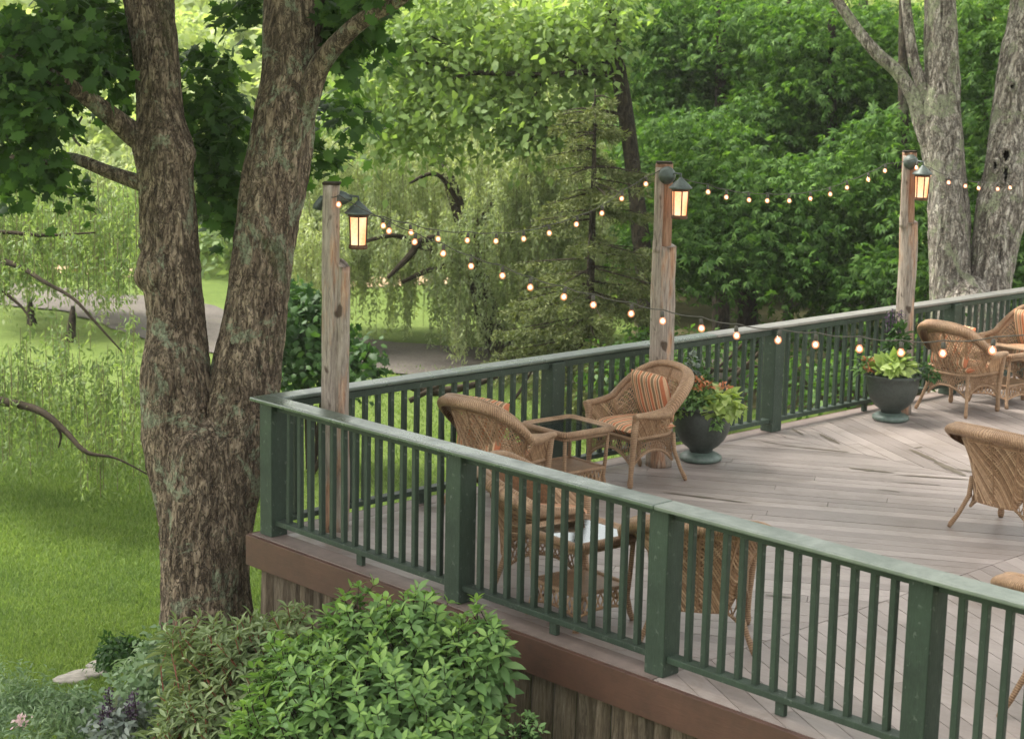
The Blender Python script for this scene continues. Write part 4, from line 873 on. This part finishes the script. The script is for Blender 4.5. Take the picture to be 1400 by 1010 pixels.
ftree(985, 33, 430, 22, [(960, 60, 32, 110, 60, 1.5, 70), (900, 120, 32, 60, 50, 1.2, 34), (1020, 110, 32, 80, 40, 1.2, 40), (960, 150, 32, 80, 40, 1.2, 38), (960, -10, 32, 130, 40, 1.5, 44), (900, 40, 32, 60, 44, 1, 26)], 'tall forest tree with straight dark trunk right of the middle log post', size=.17, td=1.9)
ftree(1235, 27, 420, 20, [(1240, 300, 26.5, 40, 60, .8, 26), (1235, 380, 26, 44, 44, .7, 26), (1200, 200, 27, 40, 60, .8, 24)], 'slim forest tree right behind the farthest log post')
ftree(1350, 29, 420, 18, [(1345, 330, 28, 30, 90, 1, 30), (1340, 120, 28, 30, 120, 1.2, 40), (1400, 360, 28, 60, 60, 1, 34), (1430, 180, 28, 60, 120, 1.2, 50), (1345, 20, 28, 60, 60, 1.2, 30), (1340, 240, 28, 22, 60, .8, 20)], 'forest tree behind the gap of the grey twin maple')
ftree(900, 36, 430, 20, [(900, 230, 34, 70, 60, 1.5, 44), (880, 320, 34, 60, 60, 1.5, 40), (940, 260, 34, 60, 60, 1.2, 34), (870, 180, 35, 60, 50, 1.5, 30)], 'forest tree behind the middle log post', mat='l_forest', size=.19)
ftree(1180, 38, 420, 22, [(1100, 60, 37, 140, 80, 2, 80), (1250, 100, 37, 120, 100, 2, 80), (1380, 100, 37, 110, 120, 2, 80), (1100, 200, 37, 140, 80, 2, 80), (1260, 250, 37, 120, 90, 2, 80), (1400, 280, 37, 100, 100, 2, 70), (1020, 330, 37, 130, 70, 2, 60)], 'deep forest tree filling the gaps behind the right hand trunks', size=.24, nl=34, spr=.8)
ftree(1300, 42, 400, 22, [(980, 60, 40, 140, 90, 2, 70), (940, 220, 40, 120, 90, 2, 60), (1180, 370, 40, 150, 60, 2, 60), (1350, 380, 40, 120, 50, 2, 40), (1040, 400, 40, 100, 50, 2, 30)], 'deep forest tree farthest back on the right', mat='l_forest2', size=.26, nl=30, spr=.8)
ftree(1137, 30, 300, 15, [(1150, 250, 29.5, 30, 18, .6, 6), (1120, 60, 29.5, 26, 20, .6, 6)], 'slender forest tree with thin bare trunk left of the grey maple limb', td=.6)
ftree(1078, 32, 380, 12, [(1070, 290, 31.5, 26, 20, .6, 6)], 'thin young forest tree between the two right hand log posts', td=1.2)
# oak with long horizontal bough in the middle
ob = [(770, 60, 26.5, 70, 40, .9, 32), (700, 40, 26.8, 80, 34, 1, 34), (820, 20, 26.5, 60, 36, .8, 28), (610, 60, 27, 90, 34, 1.1, 40), (520, 100, 27.5, 90, 44, 1.1, 42), (600, 140, 27, 90, 34, 1, 36), (690, 150, 26.8, 80, 28, .8, 30), (760, 160, 26.6, 60, 26, .7, 18), (480, 160, 27.5, 60, 36, 1, 26), (730, 195, 26.8, 60, 18, .6, 14), (560, 190, 27, 70, 26, .9, 22), (660, 100, 27.2, 70, 20, .6, 16), (560, 20, 27.5, 90, 28, 1, 24), (650, -10, 27.5, 120, 24, 1, 26), (800, 110, 26.5, 40, 24, .5, 10), (740, 100, 27, 50, 20, .5, 10)]
tree('oak_tree', 'leaning oak with a long horizontal bough reaching left above the bulbs', None, (885, 450), 26.5,
     [('trunk', [(892, 520, 26.5, 32), (884, 400, 26.5, 27), (876, 320, 26.5, 25), (868, 250, 26.5, 23), (860, 190, 26.5, 22), (850, 120, 26.5, 22), (838, 50, 26.5, 20), (826, -20, 26.5, 19), (800, -200, 26.5, 14)]),
      ('branch', [(852, 120, 26.5, 12), (838, 104, 26.4, 11), (800, 99, 26.4, 9), (745, 103, 26.5, 8), (690, 101, 26.6, 7), (640, 101, 26.8, 6), (610, 114, 26.9, 3)]),
      ('branch', [(866, 180, 26.5, 7), (840, 155, 26.4, 6), (800, 155, 26.5, 5), (760, 165, 26.6, 4), (720, 195, 26.7, 2)]), ('branch', [(845, 90, 26.5, 7), (820, 84, 26.5, 6), (800, 92, 26.5, 4), (770, 76, 26.6, 3)]),
      ('branch', [(640, 102, 26.8, 5), (620, 70, 27, 4), (590, 50, 27, 2)]), ('branch', [(740, 103, 26.6, 4), (735, 125, 26.6, 4), (715, 150, 26.7, 2)]), ('branch', [(560, 60, 27.3, 3), (590, 90, 27.2, 4), (650, 95, 26.9, 5)])],
     [bl(*b) for b in ob], 26, .15, T_DIA, 'l_oak', spr=.42, droop=.4)
# spruce
so_ = W(803, 480, 24.5); sr = np.array([so_[0], so_[1], gz(so_[0], so_[1])-.1]); sp = empty('spruce_tree', sr, label='sparse olive spruce with drooping boughs left of the middle log post', cat='tree')
topz = W(803, 120, 24.5)[2]-sr[2]; mb = MB(); trunk(mb, [(0, 0, 0, .085), (.02, 0, topz*.5, .055), (0, 0.02, topz*.8, .03), (0, 0, topz, .008)], 24, 10, .05); mb.build('trunk', M['bark3'], sp, smooth=True)
mb = MB(); LP, LD, LN = [], [], []
for k in range(92):
    z = .5+random.random()**.9*(topz-.55); f = 1-z/topz; L = (.35+1.45*f**.75)*random.uniform(.7, 1.1); a = random.random()*6.283; d = np.array([math.cos(a), math.sin(a), 0]); sd_ = np.array([-d[1], d[0], 0])
    pts = [d*L*s+UP*(z-.30*L*s+.16*L*s*s+(.05*math.sin(s*3))) for s in np.linspace(0, 1, 7)]; mb.tube(pts, [.016*(1-.8*s) for s in np.linspace(0, 1, 7)], 5)
    n = int(L*34)
    for j in range(n):
        s = .12+.88*random.random(); c = d*L*s+UP*(z-.30*L*s+.16*L*s*s); sg = random.choice((-1, 1)); tl = .30*(1.15-s)*L**.5
        td = unit(d*.7+sd_*sg+UP*random.uniform(-.55, .05)); m = 9
        q = c+td*(np.linspace(0, 1, m)[:, None]*tl)-UP*(np.linspace(0, 1, m)[:, None]**2*.08); LP.append(q+.008*rnd(m)); LD.append(td+.7*rnd(m)-UP*.2); LN.append(rnd(m))
mb.build('boughs', M['limb'], sp); leaves('crown', np.concatenate(LP), np.concatenate(LD), np.concatenate(LN), .085, (T_DIA[0]*np.array([1, .42, 1]), T_DIA[1]), M['l_spruce'], sp)
# willows
def willow(name, label, o_px, d, trunks, zones, mat, size, nl, bark='limb', tw=T_NAR, group=None):
    o = W(o_px[0], o_px[1], d); o = np.array([o[0], o[1], gz(o[0], o[1])-.1]); root = empty(name, o, label=label, cat='tree', group=group)
    for nm, pts in trunks:
        mb = MB(); trunk(mb, rel([WP(*p) for p in pts], o), 30, 12, .08, o_px[0]); mb.build(nm, M[bark if nm != 'trunk' else 'bark3'], root, smooth=True)
    tops, lens = [], []
    for (x0, x1, y0, y1, d0, d1, n, l0, l1) in zones:
        for i in range(n):
            px = random.uniform(x0, x1); py = random.uniform(y0, y1)+14*noise.noise(Vector((px*.03, 0, 5)))*2; dd = random.uniform(d0, d1); tops.append(W(px, py, dd)-o); lens.append(random.uniform(l0, l1))
    sm = MB()
    for t_, L_ in zip(tops, lens): q_ = t_-UP*L_*.5+rnd(1)[0]*.03*L_; sm.tube([t_+UP*.05, q_, q_-UP*L_*.45], .004, 3, cap=False)
    sm.build('shoots', M['shoot'], root)
    P, D, N = strands(tops, lens, nl); leaves('crown', P, D, N, size*(.7+.6*rng.random(len(P))), tw, M[mat], root)
    return root
wil = (T_NAR[0]*np.array([1, 1.5, 1]), T_NAR[1])
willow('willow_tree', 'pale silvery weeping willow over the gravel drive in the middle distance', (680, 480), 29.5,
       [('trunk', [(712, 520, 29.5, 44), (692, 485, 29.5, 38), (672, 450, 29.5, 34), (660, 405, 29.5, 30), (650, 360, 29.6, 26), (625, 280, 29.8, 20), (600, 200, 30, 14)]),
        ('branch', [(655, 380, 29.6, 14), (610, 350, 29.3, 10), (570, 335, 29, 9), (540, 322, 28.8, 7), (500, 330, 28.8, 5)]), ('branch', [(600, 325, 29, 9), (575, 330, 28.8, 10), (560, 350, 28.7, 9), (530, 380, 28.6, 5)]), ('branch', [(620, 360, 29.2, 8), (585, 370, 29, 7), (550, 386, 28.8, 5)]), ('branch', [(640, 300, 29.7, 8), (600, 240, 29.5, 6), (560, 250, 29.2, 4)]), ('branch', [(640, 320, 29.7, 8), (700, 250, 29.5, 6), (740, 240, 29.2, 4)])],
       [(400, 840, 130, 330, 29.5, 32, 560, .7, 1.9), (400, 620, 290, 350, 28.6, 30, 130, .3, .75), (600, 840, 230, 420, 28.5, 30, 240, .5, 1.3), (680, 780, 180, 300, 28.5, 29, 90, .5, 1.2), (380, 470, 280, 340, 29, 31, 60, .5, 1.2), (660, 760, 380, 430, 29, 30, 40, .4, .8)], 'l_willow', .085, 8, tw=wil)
willow('willow_tree', 'yellow green weeping willow at the left edge above the lawn', (-120, 520), 20,
       [('trunk', [(-130, 700, 20, 60), (-120, 560, 20, 50), (-110, 420, 20, 44), (-90, 250, 20.3, 30), (-60, 120, 20.5, 20)]),
        ('branch', [(-110, 380, 20, 18), (-40, 352, 19.5, 12), (20, 362, 19, 8), (60, 385, 18.6, 6), (100, 408, 18.3, 5), (130, 440, 18.2, 4), (168, 482, 18.1, 2)]),
        ('branch', [(-115, 520, 20, 22), (-50, 540, 19.3, 16), (10, 550, 18.5, 12), (55, 562, 18, 10), (90, 590, 17.8, 8), (118, 618, 17.6, 6), (158, 626, 17.5, 3), (205, 650, 17.4, 2)]),
        ('branch', [(60, 564, 18, 4), (82, 590, 17.9, 4), (80, 612, 17.9, 2)]), ('branch', [(0, 395, 19, 5), (30, 420, 18.9, 4), (42, 440, 18.8, 2)]), ('branch', [(-60, 330, 19.8, 8), (0, 318, 19.3, 6), (60, 322, 19, 5), (130, 318, 18.8, 2)])],
       [(-120, 190, 230, 330, 19, 21.5, 260, .35, .9), (-120, 190, 300, 370, 18.3, 20, 90, .2, .5), (-60, 185, 440, 530, 17.8, 19.5, 85, .3, .6), (-60, 205, 500, 585, 18.2, 19.8, 100, .25, .6), (100, 215, 560, 630, 17.7, 18.4, 40, .25, .6), (-200, -60, 100, 500, 19, 22, 90, .6, 1.6)], 'l_willow2', .075, 5, tw=wil)
willow('willow_tree', 'far willow with short dark trunks at the left edge of the drive', (98, 440), 30,
       [('trunk', [(97, 480, 30, 15), (97, 455, 30, 13), (99, 435, 30, 10), (100, 418, 30, 5)]), ('trunk', [(44, 445, 31, 14), (42, 425, 31, 10), (40, 408, 31, 6)])],
       [(-40, 200, 200, 300, 30, 33, 260, .8, 1.7), (-40, 150, 300, 340, 29.5, 31, 40, .3, .6)], 'l_willow', .11, 6, tw=wil)
# bright trees in the distance, left and centre
BG = 'bright distant trees across the drive'
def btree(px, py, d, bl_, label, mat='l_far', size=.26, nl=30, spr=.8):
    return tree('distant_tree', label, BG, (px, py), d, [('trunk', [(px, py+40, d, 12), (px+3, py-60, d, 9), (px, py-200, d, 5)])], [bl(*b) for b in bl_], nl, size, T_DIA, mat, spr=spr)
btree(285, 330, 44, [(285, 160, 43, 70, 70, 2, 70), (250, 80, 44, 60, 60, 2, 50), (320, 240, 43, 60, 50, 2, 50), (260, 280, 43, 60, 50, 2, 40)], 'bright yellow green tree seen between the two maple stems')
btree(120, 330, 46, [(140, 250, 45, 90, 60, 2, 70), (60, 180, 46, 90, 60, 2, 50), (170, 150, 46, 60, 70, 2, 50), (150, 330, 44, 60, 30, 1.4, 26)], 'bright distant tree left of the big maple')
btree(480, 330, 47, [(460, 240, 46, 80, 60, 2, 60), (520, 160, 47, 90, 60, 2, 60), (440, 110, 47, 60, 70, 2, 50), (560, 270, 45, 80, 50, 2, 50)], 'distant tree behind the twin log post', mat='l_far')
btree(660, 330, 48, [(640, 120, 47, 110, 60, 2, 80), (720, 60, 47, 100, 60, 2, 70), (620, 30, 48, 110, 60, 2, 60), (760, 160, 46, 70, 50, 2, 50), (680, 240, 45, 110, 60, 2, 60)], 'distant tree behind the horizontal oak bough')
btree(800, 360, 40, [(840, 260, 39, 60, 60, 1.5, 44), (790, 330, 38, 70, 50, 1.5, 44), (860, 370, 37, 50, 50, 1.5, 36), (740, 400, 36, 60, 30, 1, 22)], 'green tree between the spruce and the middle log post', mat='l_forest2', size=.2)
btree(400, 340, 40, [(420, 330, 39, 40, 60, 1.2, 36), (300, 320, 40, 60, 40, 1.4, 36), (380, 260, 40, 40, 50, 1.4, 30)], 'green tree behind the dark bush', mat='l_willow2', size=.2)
# far wood on the hillside: one mass
fw = []
for i in range(150):
    px = random.uniform(-250, 1650); d = random.uniform(56, 100); x, y, _ = W(px, 300, d); z = gz(x, y)
    fw.append((np.array([x, y, z+random.uniform(1.5, 4.5)]), (random.uniform(2.4, 3.6), 2.6, random.uniform(2.2, 4.)), 30))
P_, D_, N_ = crown_pts(fw, 22, spr=1.3, droop=.3); P_[:, 2] = np.maximum(P_[:, 2], -1.3)
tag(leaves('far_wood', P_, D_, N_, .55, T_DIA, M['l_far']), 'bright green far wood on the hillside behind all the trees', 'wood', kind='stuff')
# undergrowth under the forest trees
P_, D_, N_ = crown_pts([bl(px, py, d, 70, 26, .7, 26) for px, py, d in [(900, 470, 26), (980, 490, 23), (1080, 470, 26), (1180, 450, 27), (1260, 440, 27), (1380, 430, 27), (1460, 430, 26), (860, 500, 23), (1120, 520, 20), (1220, 500, 21), (1340, 470, 22)]], 20, spr=.4)
tag(leaves('undergrowth', P_, D_, N_, .10, T_DIA, M['l_maple']), 'low green undergrowth beneath the forest trees seen through the far railing', 'undergrowth', kind='stuff')
# dark bush behind the twin log post
def shrub(kind, label, c, d, blobs, nl, size, tmpl, mat, stems=6, **k):
    o = W(c[0], c[1], d); o[2] = gz(o[0], o[1]); root = empty(kind, o, label=label, cat='bush')
    vleaves('foliage', [bl(*b) for b in blobs], nl, size, tmpl, mat, root, o, **k)
    mb = MB()
    for b in blobs[:stems]: e = W(b[0], b[1], b[2])-o; mb.tube([(random.uniform(-.1, .1), random.uniform(-.1, .1), 0), e*.5+np.array([0, 0, .1]), e], [.03, .02, .008], 6)
    mb.build('stem', M['limb'], root); return root
shrub('bush', 'dark green bush between the big maple and the twin log post', (430, 560), 21, [(415, 440, 21, 40, 40, .6, 50), (405, 490, 21, 38, 40, .6, 46), (448, 475, 21, 36, 42, .6, 40), (478, 500, 20.5, 26, 22, .4, 14), (505, 480, 20.5, 16, 8, .2, 4), (400, 408, 21.2, 26, 22, .4, 14)], 18, .095, T_MAP, 'l_bush', spr=.26)
# fallen branches, logs and small details seen through the far railing
lg = empty('fallen_log', (*G(600, 540), -1.6), label='fallen grey log and stone on the grass behind the far railing', cat='log'); l0 = np.array(lg.location)
for a in ([(545, 520, 20.5, 12), (590, 535, 20.5, 14), (640, 528, 20.5, 10), (680, 515, 20.6, 5)], [(560, 548, 20.2, 8), (610, 522, 20.3, 7), (650, 505, 20.5, 4)]):
    mb = MB(); trunk(mb, rel([WP(*p) for p in a], l0), 16, 9, .1); mb.build('limb', M['limb'], lg, smooth=True)
for i, (x0, y0, x1, y1, d, w_) in enumerate([(960, 545, 1050, 470, 21, 7), (940, 500, 1040, 500, 21.5, 6), (955, 520, 1030, 455, 22, 5), (690, 560, 730, 500, 21, 5)]):
    o = W(x0, y0, d); mb = MB(); trunk(mb, rel([WP(x0, y0, d, w_), WP((x0+x1)/2, (y0+y1)/2+6, d, w_), WP(x1, y1, d, w_*.6)], o), 14, 8, .12, i); b_ = mb.build('fallen_branch', M['limb'], None, smooth=True); b_.location = Vector(o)
    tag(b_, ['longest dark fallen branch leaning behind the far railing near the first planter', 'level fallen branch behind the far railing near the first planter', 'thin slanting branch behind the far railing near the first planter', 'short dark branch behind the far railing above the glass table'][i], 'branch', 'fallen branches behind the far railing')
rk = MB(); rk.lathe([(.02, .0), (.13, .01), (.15, .05), (.11, .09), (.01, .10)], 12); r_ = rk.build('stone', M['rock'], None, smooth=True)
for i, (px, py, sx, lb) in enumerate([(96, 932, 1.2, 'pale flat stone nearest the perennials in the lawn'), (116, 925, 1.5, 'largest pale flat stone in the line across the lawn'), (138, 912, 1.1, 'third pale flat stone of the line across the lawn'), (157, 902, .8, 'smallest pale flat stone of the line, nearest the dark leaf clump')]):
    o = r_ if i == 0 else r_.copy()
    if i: link(o)
    q = G(px, py); o.location = (q[0], q[1], -1.60); o.scale = (sx*.8, .7, .5); o.rotation_euler = (0, 0, .9+i*.3); tag(o, lb, 'stone', 'pale stones in the lawn')
am = MB().box((0, 0, 0), (.10, .03, .10), 0, .01).build('lamp_square', M['amber'], None); am.location = Vector(W(103, 368, 29.3)); am.rotation_euler = (0, 0, YAW+1.57); tag(am, 'small orange square, its colour standing for a small lamp, in the far left willow', 'lamp_square')  # glow of a small orange lamp put in as plain surface colour

# ------------------------------------------------------------------ shrubs in the foreground
def leafy_shrub(label, o, blobs, n_tips, lf, whorls, mat, mtip, tmpl, up=.9, seed=1, per=5):
    root = empty('shrub', o, label=label, cat='shrub'); r = np.random.default_rng(seed); o = np.array(o)
    P, D, N, S, Tt = [], [], [], [], []; mb = MB()
    wts = np.array([b[2] for b in blobs], float); wts /= wts.sum()
    for i in range(n_tips):
        c, rad, _ = blobs[r.choice(len(blobs), p=wts)]; u = unit(r.normal(size=3)); 
        if u[2] < -.35: u[2] = -u[2]
        k = (.5+.5*r.random()**.45)*(1+.09*r.normal())
        tip = np.array(c)+(u[0]*RH*rad[0]+u[1]*FH*rad[1]+u[2]*UP*rad[2])*k
        ax = unit(u*np.array([1, 1, .6])*.55+UP*up+.25*r.normal(size=3)); L = .30; b0 = tip-ax*L-UP*.02
        mb.tube([b0-UP*.12-u*.05, b0, tip], [.006, .005, .003], 4, cap=False)
        ph = r.random()*6; t1 = unit(np.cross(ax, [.3, .2, 1])); t2 = np.cross(ax, t1)
        for w_ in range(whorls):
            s = w_/(whorls-1); h = tip-ax*(L*(1-s)**1.1)
            m = per if w_ < whorls-1 else 4
            for j in range(m):
                a = ph+w_*2.4+j*6.283/m+r.normal()*.2; lift = -.05+.75*s**2+.15*r.normal(); od = t1*math.cos(a)+t2*math.sin(a)
                d = unit(od+ax*lift-UP*(.35*(1-s))); P.append(h+od*.005); D.append(d); N.append(ax+od*-.2); S.append(lf*(1-.45*s)*(.6+.6*r.random())); Tt.append(w_ >= whorls-1 and r.random() < .8)
    P, D, N, S, Tt = map(np.array, (P, D, N, S, Tt)); P = P-o
    leaves('foliage', P[~Tt], D[~Tt], N[~Tt], S[~Tt], tmpl, M[mat], root); leaves('tip_leaves', P[Tt], D[Tt], N[Tt], S[Tt], tmpl, M[mtip], root)
    s_ = mb.build('stem', M['redtwig'] if mat == 'l_rhodo' else M['limb'], root); s_.data.transform(Matrix.Translation(Vector(-o))); return root
DS = 10.25
def sb(px, py, d, rx, rz, ry, wgt): s = PM(d); return (W(px, py, d), (rx/s, ry, rz/s), wgt)
leafy_shrub('large bright green leafy shrub in front of the near railing', (*W(520, 1000, DS)[:2], -1.6),
    [sb(512, 918, DS, 145, 70, .6, 5), sb(480, 960, DS-.3, 165, 80, .6, 5), sb(598, 948, DS-.1, 88, 74, .5, 3.4), sb(585, 1020, DS-.4, 115, 70, .5, 3.), sb(400, 920, DS+.1, 60, 50, .35, 1.2), sb(645, 882, DS-.2, 54, 40, .3, .9), sb(492, 838, DS+.1, 38, 38, .3, .5), sb(560, 845, DS, 60, 36, .3, .8), sb(658, 838, DS-.2, 16, 34, .1, .16), sb(380, 1000, DS-.3, 80, 60, .4, 1.6)], 640, .138, 5, 'l_shrub', 'l_tip', T_OVAL, seed=11)
leafy_shrub('olive green narrow-leaved shrub with reddish twigs at the foot of the big maple', (*W(330, 1000, 11.4)[:2], -1.6),
    [sb(330, 905, 11.3, 92, 58, .45, 3), sb(280, 870, 11.4, 56, 30, .3, 1.), sb(385, 870, 11.3, 46, 44, .3, 1), sb(290, 985, 11, 80, 56, .45, 2.2), sb(255, 1000, 10.9, 60, 50, .4, 1.2)], 215, .165, 5, 'l_rhodo', 'l_rhodo', T_LANC, up=.6, seed=12)
leafy_shrub('small green plant at the foot of the slab wood skirt', (*W(712, 1020, 9.8)[:2], -1.6), [sb(712, 1000, 9.8, 26, 24, .12, 1)], 26, .085, 4, 'l_bush', 'l_shrub', T_OVAL, seed=13)
# perennials lower left
def perennial(label, blobs, nl, size, tmpl, mat, **k):
    o = np.array(blobs[0][0]); o[2] = -1.6; root = empty('perennial_plant', o, label=label, cat='plant', group='perennials in the bed at lower left'); vleaves('foliage', blobs, nl, size, tmpl, mat, root, o, **k); return root, o
pr_, po = perennial('feathery bluish green perennial with one pink flower at lower left', [bl(35, 990, 11.6, 100, 46, .5, 110), bl(-10, 950, 11.8, 60, 44, .4, 36)], 26, .06, T_NAR, 'l_per', spr=.16)
P_ = W(28, 985, 11.0)+.022*rnd(40); leaves('flower', P_-po, rnd(40), rnd(40), .035, T_OVAL, M['pink'], pr_)
perennial('fresh green perennial next to the olive shrub', [bl(205, 930, 12, 44, 34, .4, 46), bl(225, 890, 12.4, 26, 28, .3, 18), bl(120, 978, 11.8, 50, 28, .3, 36)], 24, .06, T_DIA, 'l_per', spr=.16)
pr_, po = perennial('grey leaved plant with dark purple flower spikes at lower left', [bl(165, 990, 11.3, 36, 26, .25, 34)], 22, .06, T_OVAL, 'l_grey', spr=.14)
for px, py in ((148, 962), (183, 966), (176, 985), (140, 990)):
    b0 = W(px, py+34, 11.2)-po; t0 = W(px, py-20, 11.2)-po; mb = MB(); mb.tube([b0, (b0+t0)/2+.01, t0], .004, 5); st = mb.build('flower_spike', M['limb'], pr_); n = 90
    q = b0+(t0-b0)*(.25+.75*rng.random((n, 1)))+.014*rnd(n); leaves('petal', q, rnd(n), rnd(n), .026, T_DIA, M['purple'], st)
perennial('small dark leaf clump standing for a shaded hollow in the lawn left of the big maple', [bl(165, 888, 13.6, 26, 13, .25, 40)], 26, .05, T_DIA, 'l_bush', spr=.12)  # dark leaves put in for the shade of a hollow in the lawn
# ------------------------------------------------------------------ grass
pts = []
def inlawn(x, y):
    return not (x > -.05 and y > -.0)
for (x0, x1, y0, y1, dens) in [(-420, 420, 560, 1080, 0)]:
    n = 170000; px = rng.uniform(-40, 370, n); py = 540+480*rng.random(n)**.75; d = CF[None]+CR[None]*((px-700)/F0)[:, None]+CU[None]*((505-py)/F0)[:, None]; t = (-1.6-CAM[2])/d[:, 2]; P = CAM+d*t[:, None]; pts.append(P)
    n = 34000; px = rng.uniform(370, 1000, n); py = 500+260*rng.random(n); d = CF[None]+CR[None]*((px-700)/F0)[:, None]+CU[None]*((505-py)/F0)[:, None]; t = (-1.6-CAM[2])/d[:, 2]; P = CAM+d*t[:, None]; pts.append(P[P[:, 0] < -.1])
P = np.concatenate(pts); P[:, :2] += .05*rng.normal(size=(len(P), 2)); P[:, 2] = [gz(a, b)-.005 for a, b in P[:, :2]]
dp = (P-CAM)@CF; D = np.stack([.55*rng.normal(size=len(P)), .55*rng.normal(size=len(P)), np.ones(len(P))], 1)
tag(leaves('grass', P, D, rnd(len(P)), (.025+.04*rng.random(len(P)))*np.clip(dp/15, .8, 1.4), (T_BLADE[0]*np.array([1, 2.2, 1]), T_BLADE[1]), M['grass']), 'short mown grass on the lawn', 'grass', kind='stuff')
print('objects', len(bpy.data.objects))

# ------------------------------------------------------------------ damp air
hz = bpy.data.materials.new('damp_air'); hz.use_nodes = True; ht = hz.node_tree; ht.nodes.clear()
ho = ht.nodes.new('ShaderNodeOutputMaterial'); hv = ht.nodes.new('ShaderNodeVolumePrincipled'); hv.inputs['Color'].default_value = (.93, .95, .90, 1); hv.inputs['Density'].default_value = .0005; hv.inputs['Anisotropy'].default_value = .2
ht.links.new(hv.outputs[0], ho.inputs['Volume'])
hb = MB().box((CAM[0]-50, CAM[1]+50, 9), (230, 230, 24)).build('haze', hz, None); tag(hb, kind='stuff'); hb['label'] = 'thin damp haze over the whole garden'
